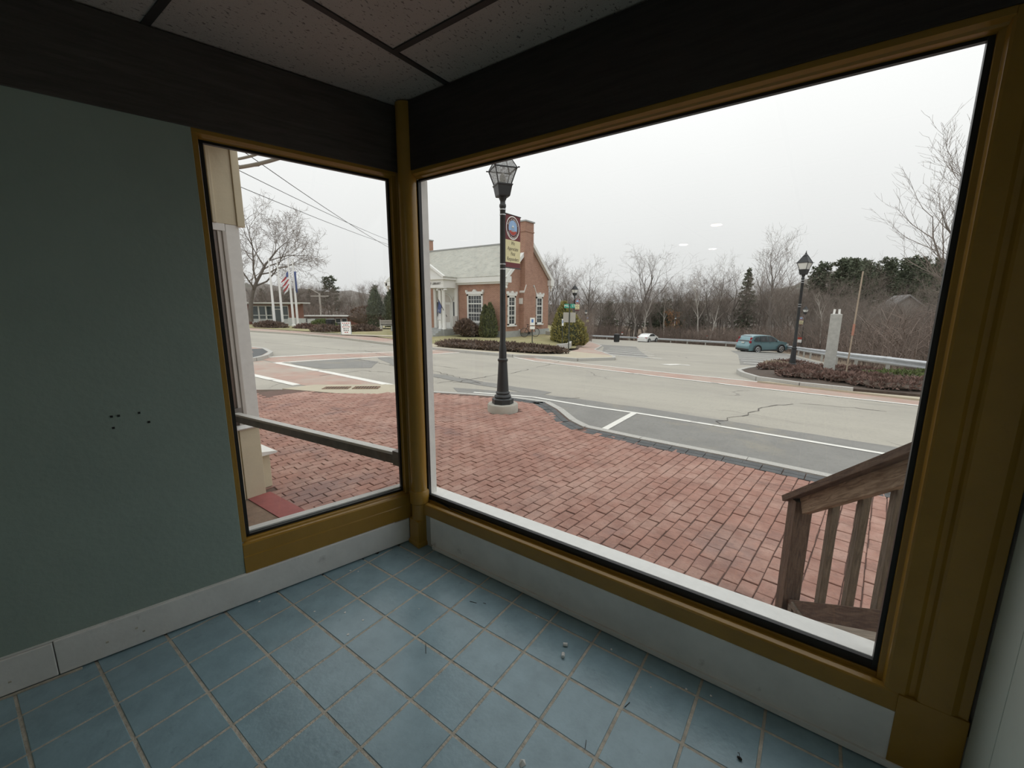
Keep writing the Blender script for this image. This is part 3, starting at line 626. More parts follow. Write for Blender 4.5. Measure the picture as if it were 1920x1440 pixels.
# ------------------------------------------------------------------ next-door shopfront across the recessed entry
M_brownglass = mat('dusty_brown_glass', (.17,.125,.10), .25, .35, 3, 5, stretch=(1,1,.4)); M_cas = mat('greyish_white_casing', (.55,.52,.48), .6, .06, 8)
nb = thing('neighbour_shopfront', (-2.45,0,-.4), 'cream boarded shopfront with white pilaster seen through the left window', 'shopfront')
MB().box(-5.6,-2.32,-4,.10,-.4,4.6).build('wall', M_cream, nb)
for y0,y1 in ((-.05,-.02),(-.40,-.37)): MB().box(-2.31,-2.285,y0,y1,2.09,3.6).build('batten', M_cream, nb, bevel=.004)
for y0,y1 in ((-.40,-.035),(-.028,.135)): MB().box(-2.32,-2.30,y0,y1,2.09,3.6).build('board', M_cream, nb, bevel=.003)
MB().box(-2.32,-2.30,-.8,-.407,2.09,3.6).build('board', M_cream, nb, bevel=.003)
MB().box(-2.33,-2.285,.135,.195,2.08,3.6).build('corner_board', M_cream, nb, bevel=.003)
MB().box(-2.34,-2.305,.045,.150,.30,2.09).build('pilaster', M_white, nb, bevel=.003)
MB().box(-2.36,-2.32,.02,.10,.30,2.09).build('pilaster_return', M_white, nb)
for y0,y1,x_ in ((.015,.045,-2.30),(-.005,.015,-2.312),(-.022,-.005,-2.305)): MB().box(x_-.03,x_,y0,y1,.31,2.03).build('casing', M_cas, nb, bevel=.004)
MB().box(-2.34,-2.318,-.8,-.02,.31,2.03).build('pane', M_brownglass, nb)
MB().box(-2.34,-2.30,-.8,.04,2.03,2.09).build('head_casing', M_white, nb, bevel=.003)
MB().extr([(-2.36,.285),(-2.28,.285),(-2.272,.297),(-2.30,.325),(-2.36,.33)], lambda x,z: (x,-.8,z), lambda x,z: (x,.15,z)).build('sill_cap', M_white, nb)
for y0,y1 in ((-.8,-.045),(-.035,.135)): MB().box(-2.33,-2.30,y0,y1,-.395,.285).build('bulkhead_board', M_cream, nb, bevel=.003)
MB().box(-2.7,-2.44,.09,.26,-.395,-.04).build('front_bulkhead', M_cream, nb, bevel=.004)
MB().extr([(.08,-.04),(.30,-.04),(.31,-.028),(.29,-.018),(.08,.015)], lambda y,z: (-2.72,y,z), lambda y,z: (-2.37,y,z)).build('front_sill', M_white, nb)
struct(MB().box(-2.3,-.95,-.35,-.03,-.45,-.396).build('entry_floor', M_plank), 'worn brown floor of the recessed shop entry', 'floor')
struct(MB().prism([(-2.3,-.03),(-1.3,-.03),(-1.35,.17),(-2.3,.17)], -.46, -.388).build('entry_threshold', M_red_step), 'red painted threshold strip of the recessed entry', 'threshold')
struct(MB().box(-2.3,-.8,-3.9,-3.8,-.4,2.6).build('wall_entry', M_cream), 'cream back wall of the recessed entry', 'wall')
struct(MB().box(-.7,-.4,-3.9,-.35,-.45,-.396).build('entry_floor', M_plank), 'worn brown strip of entry floor beside the left window wall', 'floor')
# upper storey of the shop block
up = struct(MB().prism([(-2.26,.16),(-2.26,-7.4),(3.4,-7.4),(3.4,.16)], 2.72, 4.6).build('wall_upper', M_cream), 'cream upper storey wall above the shop windows', 'wall')
MB().box(XR+.12,3.4,-.2,.12,-.4,2.72).build('pier', M_cream, up)
# rail across the entry
M_bar = mat('grey_painted_bar', (.20,.18,.165), .5, .25, 12); M_barw = mat('white_painted_bar_top', (.70,.69,.65), .5, .08, 10)
rb = thing('entry_rail', (-1.2,0,.42), 'grey rail with white top edge across the recessed entry, left window', 'rail')
MB().bar((-.13,.03,.475),(-2.3,-.05,.405), .05, .06).build('rail_body', M_bar, rb, bevel=.004)
MB().bar((-.13,.03,.513),(-2.3,-.05,.443), .056, .018).build('rail_cap', M_barw, rb, bevel=.003)
MB().box(-2.305,-2.285,-.11,.0,.36,.49).build('wall_plate', M_bar, rb); MB().box(-.16,-.10,.0,.06,.44,.53).build('post_plate', M_bar, rb)

# ------------------------------------------------------------------ timber stair railing by the right jamb
def wood_mat(name, seed, c1, c2):
    m = mat(name, c1, .75, .2, 2.2, 6, stretch=(1,1,1), bump=.15, bscale=60, coord='obj'); n = m.node_tree.nodes; l = m.node_tree.links; b = n['Principled BSDF']
    tcn = n.new('ShaderNodeTexCoord'); mp = n.new('ShaderNodeMapping'); mp.inputs['Location'].default_value = (seed,seed*2,0); mp.inputs['Scale'].default_value = (1,9,9); l.new(tcn.outputs['Object'], mp.inputs['Vector'])
    wv = n.new('ShaderNodeTexNoise'); wv.inputs['Scale'].default_value = 6; wv.inputs['Distortion'].default_value = 1.8; wv.inputs['Detail'].default_value = 4; l.new(mp.outputs[0], wv.inputs['Vector'])
    r = n.new('ShaderNodeValToRGB'); r.color_ramp.elements[0].position = .35; r.color_ramp.elements[1].position = .66; r.color_ramp.elements[0].color = (*c1,1); r.color_ramp.elements[1].color = (*c2,1)
    l.new(wv.outputs['Fac'], r.inputs['Fac']); l.new(r.outputs['Color'], b.inputs['Base Color']); return m
M_w1 = wood_mat('grained_brown_timber', 1, (.085,.052,.036), (.17,.115,.08)); M_w2 = wood_mat('grained_tan_timber', 4, (.20,.135,.085), (.42,.32,.22)); M_w3 = wood_mat('grey_brown_timber', 7, (.12,.095,.07), (.22,.175,.13))
def plank(name, p, q, w, h, m, parent, bevel=.003, up=(0,0,1)):
    """a timber with its own x axis along the grain"""
    p, q = Vector(p), Vector(q); d = (q-p); L = d.length; d.normalize(); sd = Vector(up).cross(d)
    if sd.length < 1e-5: sd = Vector((0,1,0))
    sd.normalize(); u = d.cross(sd)
    mb = MB(); mb.box(-L/2,L/2,-w/2,w/2,-h/2,h/2); o = mb.build(name, m, parent, bevel=bevel, world=False)
    mw = basis((p+q)/2-wloc(parent), d, sd, u); o.location = mw.translation; o.rotation_euler = mw.to_3x3().to_euler(); return o
P0 = Vector((1.912,1.20,0)); dd = Vector((.31,-.67,0)).normalized(); sl = .69
def RP(t, z): return P0+dd*t+Vector((0,0,z+sl*t))
sr = thing('stair_railing', (1.912,1.2,-.4), 'weathered timber stair railing outside at the right jamb', 'railing')
plank('newel_post', (1.912,1.2,-.4), (1.912,1.2,.335), .089, .089, M_w1, sr, up=(dd.y,-dd.x,0))
c1_ = plank('cap_rail', RP(-.085,.355), RP(1.15,.355), .125, .034, M_w1, sr)
plank('upper_rail', RP(.045,.285), RP(1.15,.285), .038, .088, M_w2, sr)
plank('lower_rail', RP(.045,-.355), RP(1.15,-.355), .038, .085, M_w1, sr)
for t in (.26,.47,.66,.86): plank('baluster', RP(t,-.32)+Vector((dd.y,-dd.x,0))*-.03, RP(t,.27)+Vector((dd.y,-dd.x,0))*-.03, .036, .036, M_w3, sr, up=(dd.y,-dd.x,0))
st = thing('stair_step', (2.35,.75,-.4), 'mossy grey timber bottom step beneath the stair railing', 'step')
sdv = Vector((dd.y,-dd.x,0))*-1
plank('kick_board', P0+dd*.10+sdv*-.03+Vector((0,0,-.335)), P0+dd*.10+sdv*.9+Vector((0,0,-.335)), .04, .12, M_w3, st)
for k in range(2): plank('tread_board', P0+dd*(.17+.14*k)+sdv*-.03+Vector((0,0,-.26)), P0+dd*(.17+.14*k)+sdv*.9+Vector((0,0,-.26)), .134, .035, M_w3, st)

# ------------------------------------------------------------------ street lamps
M_lglass = mat('seeded_frosted_lantern_glass', (.62,.62,.60), .35, .12, 30); M_lglass2 = mat('milky_lantern_glass', (.78,.78,.74), .3, .04, 10)
def seeded():
    m = bpy.data.materials.new('dusty_seeded_glass'); m.use_nodes = True; n = m.node_tree.nodes; l = m.node_tree.links; b = n['Principled BSDF']; o = n['Material Output']
    t = n.new('ShaderNodeBsdfTransparent'); t.inputs['Color'].default_value = (.93,.93,.93,1); g_ = n.new('ShaderNodeNewGeometry'); tx = n.new('ShaderNodeTexNoise'); tx.inputs['Scale'].default_value = 38; tx.inputs['Detail'].default_value = 4; l.new(g_.outputs['Position'], tx.inputs['Vector'])
    mr = n.new('ShaderNodeMapRange'); mr.inputs['From Min'].default_value = .35; mr.inputs['From Max'].default_value = .7; mr.inputs['To Min'].default_value = .12; mr.inputs['To Max'].default_value = .55; l.new(tx.outputs['Fac'], mr.inputs['Value'])
    mxs = n.new('ShaderNodeMixShader'); l.new(mr.outputs[0], mxs.inputs['Fac']); l.new(t.outputs[0], mxs.inputs[1]); l.new(b.outputs[0], mxs.inputs[2]); l.new(mxs.outputs[0], o.inputs['Surface'])
    b.inputs['Base Color'].default_value = (.30,.30,.29,1); b.inputs['Roughness'].default_value = .3; return m
M_seed = seeded()
def make_lamp(name, loc, label, roofm, paneM, rot):
    t = thing(name, loc, label, 'street lamp', 'black post lamps of the street', rot)
    B = lambda mb, nm, m, par=None, sm=False: mb.build(nm, m, par or t, sm, world=False)
    B(MB().lathe([(.19,0),(.19,.085),(.165,.10),(.14,.105)], 8, rot=math.pi/8), 'base_plate', M_iron)
    B(MB().lathe([(.14,.10),(.15,.125),(.14,.15),(.115,.17),(.125,.19),(.12,.205),(.105,.22),(.076,.74),(.088,.755),(.088,.785),(.072,.80)], 16), 'base_casting', M_iron, sm=True)
    B(MB().lathe([(.068,.79),(.066,.95),(.050,1.05),(.046,3.26),(.056,3.28),(.056,3.31),(.044,3.33),(.044,3.37),(.060,3.40),(.066,3.44)], 14), 'shaft', M_iron, sm=True)
    cage = MB(); cage.lathe([(.125,3.43),(.135,3.445),(.170,3.585),(.185,3.60),(.185,3.615),(.15,3.62)], 4); B(cage, 'lantern_cup', M_iron)
    a0, a1, z0, z1 = .155, .255, 3.615, 3.845
    for k in range(4):
        th = k*math.pi/2; p = lambda r, z, dth=0: Vector((r*math.cos(th+dth), r*math.sin(th+dth), z))
        B(MB().tube([p(a0,z0),p(a1,z1)], .010, 5), 'corner_bar', M_iron)
        B(MB().tube([p(a1,z1),p(a1,z1,math.pi/2)], .012, 5), 'eave_bar', M_iron)
        q = MB(); i0, i1 = a0*.97, a1*.97; q.add([p(i0,z0),p(i0,z0,math.pi/2),p(i1,z1,math.pi/2),p(i1,z1),p(i0*.96,z0),p(i0*.96,z0,math.pi/2),p(i1*.97,z1,math.pi/2),p(i1*.97,z1)], [(0,1,2,3),(7,6,5,4),(0,4,5,1),(3,2,6,7),(0,3,7,4),(1,5,6,2)]); B(q, 'glass_panel', paneM)
        B(MB().ico(p(.285,z1+.004), .020,.020,.012,0,1), 'corner_knob', M_iron)
        B(MB().tube([p(.245,z1),p(.29,z1)], .008, 4), 'corner_spur', M_iron)
        B(MB().tube([p(.25,z1+.01),p(.075,z1+.25)], .010, 4), 'roof_rib', M_iron)
        q = MB(); q.add([p(.25,z1+.008),p(.25,z1+.008,math.pi/2),p(.075,z1+.25,math.pi/2),p(.075,z1+.25),p(.24,z1),p(.24,z1,math.pi/2),p(.065,z1+.24,math.pi/2),p(.065,z1+.24)], [(0,1,2,3),(7,6,5,4),(0,4,5,1),(3,2,6,7),(0,3,7,4),(1,5,6,2)]); B(q, 'roof_panel', roofm)
    B(MB().lathe([(.08,4.09),(.06,4.13),(.03,4.15),(.035,4.17),(.02,4.19),(.012,4.24),(.004,4.27)], 10), 'finial', M_iron, sm=True)
    B(MB().lathe([(.03,3.615),(.045,3.64),(.05,3.72),(.03,3.78),(.01,3.79)], 10), 'bulb', M_lglass2, sm=True)
    for z in (2.29,2.37,3.15,3.23): B(MB().lathe([(.0515,z),(.0515,z+.016)], 14), 'steel_strap', M_galv, sm=True)
    return t
L1 = (-2.49,4.21,SWZ+.125)
make_lamp('street_lamp', L1, 'tall black lantern lamp post on round concrete footing, nearest the windows', M_seed, M_seed, YAW+math.pi/4+.35)
ft = MB(); ft.lathe([(.27,SWZ-.05),(.27,SWZ+.105),(.258,SWZ+.125),(.2,SWZ+.127)], 28, (L1[0],L1[1],0)); tag(ft.build('lamp_footing', M_grayc, smooth=True), 'round concrete footing under the nearest lamp post', 'footing')
LMP = [((1.27,17.25,R(17.25)+.16),'black lamp post standing in the mulch bed by the parking entrance'),(tuple(at(1501,655,50)),'black lamp post behind the guard rail, right of the blue car'),
       ((-12.75,26.5,LZ(-12.75,26.5)-.02),'black lamp post beside the yellow-green juniper by the library'),(tuple(at(1097,637,60)),'small distant black lamp post right of the juniper'),(tuple(at(1264,636,82)),'far black lamp post with banner behind the white car')]
lamp_b = None
for i,(loc,lab) in enumerate(LMP):
    if lamp_b is None: lamp_b = make_lamp('street_lamp', loc, lab, M_iron, M_lglass2, .4); lamp_o = lamp_b
    else:
        o = copy_tree(lamp_b); o.location = loc; o['label'] = lab; o.rotation_euler.z = random.uniform(0,1.5)

# banner
M_mar = mat('maroon_banner_cloth', (.155,.040,.045), .8, .06, 10); M_crm = mat('cream_banner_cloth', (.72,.66,.40), .8, .04, 10); M_wht = mat('white_print', (.85,.85,.82), .7, 0); M_blu = mat('sky_blue_print', (.30,.47,.72), .7, .1, 6)
M_ink = mat('dark_ink_print', (.045,.035,.03), .7, 0); M_redp = mat('red_print', (.42,.06,.04), .7, .1, 10); M_gry = mat('grey_print', (.35,.40,.42), .7, .1, 10); M_brn = mat('brown_print', (.10,.035,.03), .7, 0)
def arc_text(body, rad, a0, a1, size, m, name, parent, o, X, Y, Zn, flip=False):
    ms = []; n = len(body)
    bm = bmesh.new()
    for i, chx in enumerate(body):
        if chx == ' ': continue
        a = a0+(a1-a0)*i/(n-1); c = o+X*(rad*math.cos(a))+Y*(rad*math.sin(a)); rot = a-math.pi/2 if not flip else a+math.pi/2
        xx = X*math.cos(rot)+Y*math.sin(rot); yy = -X*math.sin(rot)+Y*math.cos(rot)
        t_ = text(chx, size, m, 'c', None, basis(c, xx, yy, Zn), .0006); bm.from_mesh(t_.data); md = t_.data; bpy.data.objects.remove(t_); bpy.data.meshes.remove(md)
    me = bpy.data.meshes.new(name); bm.to_mesh(me); bm.free(); me.materials.append(m); ob = bpy.data.objects.new(name, me); COL.objects.link(ob); ob.parent = parent; return ob
def make_banner(loc, label, rz=0):
    t = thing('street_banner', loc, label, 'banner', 'banners on the lamp posts', rz)
    B = lambda mb, nm, m, par=None: mb.build(nm, m, par or t, world=False)
    w0, w1, H = .055, .50, .86
    X, Y, Zn = Vector((0,1,0)), Vector((0,0,1)), Vector((1,0,0))
    cl = MB()
    nseg = 8
    for i in range(nseg): 
        ya, yb = w0+(w1-w0)*i/nseg, w0+(w1-w0)*(i+1)/nseg
        cl.add([(x+.0,y,z) for x in (-.004,.004) for y,z in ((ya,0),(yb,0),(yb,H),(ya,H))], [(3,2,1,0),(4,5,6,7),(0,1,5,4),(2,3,7,6)])
    cl = B(cl, 'cloth', M_mar)
    for s in (1,-1):      # printed on both faces
        Xs, Zs = X*s, Zn*s; off = Zs*.0052; yc = (w0+w1)/2
        q = MB(); q.box(-.0002,.0002,w0,w1,.09,.455); q.v = [(a+off.x, b, c) for a,b,c in q.v]; B(q, 'cream_field', M_crm, cl)
        o = Vector((off.x,yc,.655))
        for k,(r,m_) in enumerate(((.19,M_wht),(.174,M_brn),(.122,M_blu))): B(MB().disc(o+Zs*.0006*k, r, Zn, 28, .0003), 'seal_ring', m_, cl)
        e = .0024
        seg = MB(); pts = [(.118*math.cos(a), .118*math.sin(a)) for a in [math.radians(d) for d in range(205,336,10)]]
        seg.add([o+Zs*e+Xs*p[0]+Y*p[1] for p in pts]+[o+Zs*e+Y*-.045+Xs*.05, o+Zs*e+Y*-.04+Xs*-.05], [tuple(range(len(pts)+2))]); B(seg, 'seal_hill', M_redp, cl)
        q = MB()      # little bandstand on the hill
        for (xa,xb,za,zb) in ((-.05,.05,-.06,-.045),(-.035,-.028,-.045,.0),(.028,.035,-.045,.0),(-.005,.005,-.045,.0)): q.add([o+Zs*(e+.0004)+Xs*a+Y*b for a,b in ((xa,za),(xb,za),(xb,zb),(xa,zb))], [(0,1,2,3)])
        q.add([o+Zs*(e+.0004)+Xs*a+Y*b for a,b in ((-.05,0),(.05,0),(.0,.045))], [(0,1,2)]); B(q, 'seal_bandstand', M_gry, cl)
        q = MB(); q.add([o+Zs*(e+.0008)+Xs*a+Y*b for a,b in ((-.032,.018),(.032,.018),(.0,.045))], [(0,1,2)]); q.add([o+Zs*(e+.0008)+Xs*a+Y*b for a,b in ((-.003,.045),(.003,.045),(.001,.1),(-.001,.1))], [(0,1,2,3)]); B(q, 'seal_roof', M_wht, cl)
        arc_text('Town of Belmont', .140, math.radians(160), math.radians(20), .042, M_wht, 'seal_lettering', cl, o+Zs*.0014, Xs, Y, Zs)
        arc_text('New Hampshire', .157, math.radians(215), math.radians(325), .042, M_wht, 'seal_lettering', cl, o+Zs*.0014, Xs, Y, Zs, True)
        for body, z in (('We',.405),('Appreciate',.315),('First',.230),('Responders',.145)):
            text(body, .088, M_ink, 'slogan_lettering', cl, basis(Vector((off.x,yc,z))+Zs*.0012, Xs*.80, Y, Zs), .0004, shear=.25)
    for z in (.0,H): B(MB().tube([(0,.0,z),(0,w1+.015,z)], .010, 8), 'bracket_arm', M_iron)
    return t
bn = make_banner((L1[0],L1[1],L1[2]+2.335), 'maroon and cream banner with round seal on the nearest lamp post')
for (loc,lab),rz,lb in zip(LMP,(0,1.9,-.35,-.5,.6),('banner edge-on on the lamp post in the mulch bed','banner on the lamp post behind the guard rail','banner on the lamp post beside the juniper','banner on the distant lamp post right of the juniper','banner on the far lamp post behind the white car')):
    o = copy_tree(bn); o.location = (loc[0],loc[1],loc[2]+2.335); o.rotation_euler.z = rz; o['label'] = lb

# ------------------------------------------------------------------ overhead wires
M_wire = mat('black_cable', (.03,.03,.03), .6, 0); M_cond = mat('grey_conduit', (.30,.29,.28), .6, .1, 5)
def sag(p, q, s, n=14): p, q = Vector(p), Vector(q); return [p.lerp(q, i/n)-Vector((0,0,s*4*(i/n)*(1-i/n))) for i in range(n+1)]
for k,(a_,Da,b_,Db,s,r,lab) in enumerate(((( 445,318),9,(800,470),34,.25,.006,'middle thin overhead wire crossing the left window sky'),((440,346),9,(800,476),34,.2,.006,'lowest thin overhead wire crossing the left window sky'),((455,283),9,(800,492),34,.35,.007,'steepest overhead wire crossing the left window sky'))):
    tag(MB().tube(sag(at(*a_,Da),at(*b_,Db),s), r, 5, False).build('overhead_wire', M_wire, smooth=True), lab, 'wire', 'overhead wires')
for k,(a_,b_,r,lab) in enumerate((((430,316),(560,283),.022,'thick grey service cable at the top of the left window, lower one'),((430,300),(520,272),.016,'thick grey service cable at the top of the left window, upper one'))):
    tag(MB().tube(sag(at(*a_,6.5),at(*b_,6.0),.03), r, 8).build('service_cable', M_cond, smooth=True), lab, 'cable')
tag(MB().tube([at(438,308,6.5),at(462,313,6.45),at(485,311,6.4),at(500,302,6.35)], .006, 5).build('cable_loop', M_wire, smooth=True), 'thin drooping cable loop under the service cables', 'cable')
# ------------------------------------------------------------------ library
M_lbrick = bpy.data.materials.new('library_red_brick'); M_lbrick.use_nodes = True
def _lb():
    n = M_lbrick.node_tree.nodes; l = M_lbrick.node_tree.links; b = n['Principled BSDF']; b.inputs['Roughness'].default_value = .9
    g = n.new('ShaderNodeNewGeometry'); s_ = n.new('ShaderNodeSeparateXYZ'); l.new(g.outputs['Position'], s_.inputs[0])
    ad = n.new('ShaderNodeMath'); l.new(s_.outputs['X'], ad.inputs[0]); l.new(s_.outputs['Y'], ad.inputs[1]); c = n.new('ShaderNodeCombineXYZ'); l.new(ad.outputs[0], c.inputs['X']); l.new(s_.outputs['Z'], c.inputs['Y'])
    bt = n.new('ShaderNodeTexBrick'); bt.inputs['Scale'].default_value = 1; bt.inputs['Brick Width'].default_value = .22; bt.inputs['Row Height'].default_value = .075; bt.inputs['Mortar Size'].default_value = .008
    bt.inputs['Color1'].default_value = (.31,.155,.105,1); bt.inputs['Color2'].default_value = (.39,.20,.14,1); bt.inputs['Mortar'].default_value = (.44,.34,.27,1); l.new(c.outputs[0], bt.inputs['Vector'])
    l.new(bt.outputs['Color'], b.inputs['Base Color'])
_lb(); overlay(M_lbrick, (.22,.11,.085), 1.2, (.5,.72), .5); overlay(M_lbrick, (.42,.26,.19), 9, (.58,.70), .5, stretch=(1,1,2.5), seed=5)
M_slate = mat('pale_grey_slate', (.43,.43,.38), .8, .12, 1, 6); overlay(M_slate, (.30,.30,.27), 3.5, (.52,.62), .6, stretch=(.7,1,2)); overlay(M_slate, (.50,.44,.37), 4, (.55,.66), .5, stretch=(.6,1,2), seed=4)
M_trim = mat('white_building_trim', (.74,.74,.71), .6, .03, 4); M_pane = mat('dark_window_pane', (.055,.06,.065), .12, .3, 1.2, spec=.6); M_stone = mat('grey_granite_base', (.36,.37,.36), .85, .1, 5)
LX0, LX1, LY0, LY1, LB0 = -30.6, -17.2, 24.1, 30.2, -.92
EZ, RZ = 3.65, 6.45; YM = (LY0+LY1)/2
lib = thing('library', (-23.9,27.4,LB0), 'red brick library with slate gable roof and white columned portico', 'building')
wmb = MB(); wmb.prism([(LX0,LY0),(LX1,LY0),(LX1,LY1),(LX0,LY1)], LB0+.45, EZ)
for x in (LX0,LX1):      # gables
    s = -.001 if x == LX0 else .001
    wmb.add([(x,LY0,EZ),(x,LY1,EZ),(x,YM,RZ-.1),(x-(.3 if x > -20 else -.3),LY0,EZ),(x-(.3 if x > -20 else -.3),LY1,EZ),(x-(.3 if x > -20 else -.3),YM,RZ-.1)], [(0,1,2),(5,4,3),(0,2,5,3),(1,4,5,2),(0,3,4,1)])
wmb.build('wall', M_lbrick, lib)
MB().prism([(LX0-.08,LY0-.08),(LX1+.08,LY0-.08),(LX1+.08,LY1+.08),(LX0-.08,LY1+.08)], LB0-.5, LB0+.46).build('granite_base', M_stone, lib)
ov = .35
for sgn, nm in ((-1,'front'),(1,'rear')):
    ye = LY0-ov if sgn < 0 else LY1+ov; ze = EZ-.0
    MB().add([(LX0-.25,ye,ze),(LX1+.25,ye,ze),(LX1+.25,YM,RZ),(LX0-.25,YM,RZ),(LX0-.25,ye,ze-.14),(LX1+.25,ye,ze-.14),(LX1+.25,YM,RZ-.16),(LX0-.25,YM,RZ-.16)], [(0,1,2,3),(7,6,5,4),(0,4,5,1),(1,5,6,2),(2,6,7,3),(3,7,4,0)]).build('roof_slope', M_slate, lib)
MB().bar((LX0-.25,YM,RZ+.02),(LX1+.25,YM,RZ+.02), .16, .10).build('ridge_cap', M_stone, lib)
MB().box(LX0-.2,LX1+.2,LY0-.36,LY0,EZ-.42,EZ-.06).build('cornice', M_trim, lib); MB().box(LX0-.1,LX1+.1,LY0-.2,LY0,EZ-.56,EZ-.42).build('frieze_band', M_trim, lib)
MB().box(LX0-.2,LX1+.2,LY1,LY1+.36,EZ-.42,EZ-.06).build('cornice', M_trim, lib)
for x in (LX1,LX0):
    sx_ = 1 if x == LX1 else -1
    for sy_, y0 in ((-1,LY0-.36),(1,LY1+.36)):
        MB().bar((x+.18*sx_,y0,EZ-.20),(x+.18*sx_,YM,RZ-.14), .26, .26).build('rake_board', M_trim, lib)
        MB().box(min(x,x+.34*sx_),max(x,x+.34*sx_),min(y0,y0-.55*sy_),max(y0,y0-.55*sy_),EZ-.5,EZ-.05).build('cornice_return', M_trim, lib)
        MB().lathe([(.02,EZ-.95),(.10,EZ-.85),(.06,EZ-.75),(.14,EZ-.6),(.14,EZ-.5)], 8, (x+.14*sx_,y0-.18*sy_,0)).build('return_bracket', M_trim, lib)
# chimney and its breast on the right gable, with sloped shoulders
ch = MB().prism([(LX1-.2,25.85),(LX1+.42,25.85),(LX1+.42,27.5),(LX1-.2,27.5)], LB0+.3, 2.9); ch.prism([(LX1-.5,25.95),(LX1+.42,25.95),(LX1+.42,27.1),(LX1-.5,27.1)], 2.9, 7.72); ch = ch.build('chimney', M_lbrick, lib)
MB().prism([(LX1-.55,25.88),(LX1+.5,25.88),(LX1+.5,27.17),(LX1-.55,27.17)], 7.72, 7.82).build('chimney_cap', M_stone, ch)
MB().prism([(LX1-.54,25.9),(LX1+.46,25.9),(LX1+.46,27.14),(LX1-.54,27.14)], 7.0, 7.08).build('chimney_band', M_lbrick, ch)
for y,s in ((25.85,1),(27.5,-1)):
    MB().add([(LX1-.1,y-.04*s,2.55),(LX1+.46,y-.04*s,2.55),(LX1+.46,y+.26*s,3.1),(LX1-.1,y+.26*s,3.1),(LX1-.1,y-.04*s,2.45),(LX1+.46,y-.04*s,2.45),(LX1+.46,y+.26*s,3.0),(LX1-.1,y+.26*s,3.0)], [(0,1,2,3),(7,6,5,4),(0,4,5,1),(1,5,6,2),(2,6,7,3),(3,7,4,0)]).build('shoulder_cap', M_trim, ch)
    MB().box(LX1,LX1+.3,y-.10*s if s>0 else y, y if s>0 else y+.10,1.6,2.05).build('shoulder_block', M_trim, ch)
ch2 = MB().prism([(-29.9,26.5),(-28.75,26.5),(-28.75,27.9),(-29.9,27.9)], 4.5, 7.5).build('chimney', M_lbrick, lib)
MB().prism([(-29.95,26.45),(-28.7,26.45),(-28.7,27.95),(-29.95,27.95)], 7.5, 7.6).build('chimney_cap', M_stone, ch2)
def lib_window(c, w, z0, z1, ax, outn, cols, rows):
    """c: centre on wall; ax: direction along the wall; outn: outward"""
    ax, outn = Vector(ax), Vector(outn); c = Vector(c)
    def bb(mb, a0, a1, za, zb, d0, d1): return mb.obox(c+ax*(a0+a1)/2+outn*(d0+d1)/2+Vector((0,0,(za+zb)/2)), ax*(a1-a0)/2, outn*(d1-d0)/2, Vector((0,0,(zb-za)/2)))
    f = MB(); fw = .13
    bb(f,-w/2,-w/2+fw,z0,z1,.0,.09); bb(f,w/2-fw,w/2,z0,z1,.0,.09); bb(f,-w/2,w/2,z1-fw,z1,.0,.09); bb(f,-w/2,w/2,z0,z0+.10,.0,.09); bb(f,-w/2,w/2,z0+(z1-z0)*.64,z0+(z1-z0)*.64+.09,0,.08); bb(f,-w/2,w/2,z0+(z1-z0)*.30,z0+(z1-z0)*.30+.06,0,.08)
    f = f.build('window', M_trim, lib)
    bb(MB(),-w/2+.05,w/2-.05,z0+.05,z1-.05,.0,.025).build('pane', M_pane, f)
    for i in range(1, cols): bb(MB(),-w/2+fw+(w-2*fw)*i/cols-.012,-w/2+fw+(w-2*fw)*i/cols+.012,z0+.1,z1-fw,.02,.05).build('muntin', M_trim, f)
    for j in range(1, rows): bb(MB(),-w/2+fw,w/2-fw,z0+.1+(z1-z0-.2)*j/rows-.012,z0+.1+(z1-z0-.2)*j/rows+.012,.02,.05).build('muntin', M_trim, f)
    hd = MB(); bb(hd,-w/2-.06,w/2+.06,z1,z1+.20,0,.14); bb(hd,-w/2-.12,-w/2+.02,z1+.12,z1+.32,0,.16); bb(hd,w/2-.02,w/2+.12,z1+.12,z1+.32,0,.16); bb(hd,-.10,.10,z1+.2,z1+.36,0,.16); bb(hd,-.2,.2,z1+.2,z1+.27,0,.15)
    hd.build('window_hood', M_trim, f); bb(MB(),-w/2-.06,w/2+.06,z0-.10,z0,0,.16).build('window_sill', M_trim, f)
for x in (-20.25,-27.55): lib_window((x,LY0,0), 1.60, .18, 2.35, (1,0,0), (0,-1,0), 5, 6)
for y in (24.72,28.65): lib_window((LX1,y,0), .98, .0, 2.2, (0,1,0), (1,0,0), 2, 6)
MB().box(-21.0,-19.5,LY0-.14,LY0,-.75,.1).build('basement_panel', M_stone, lib)
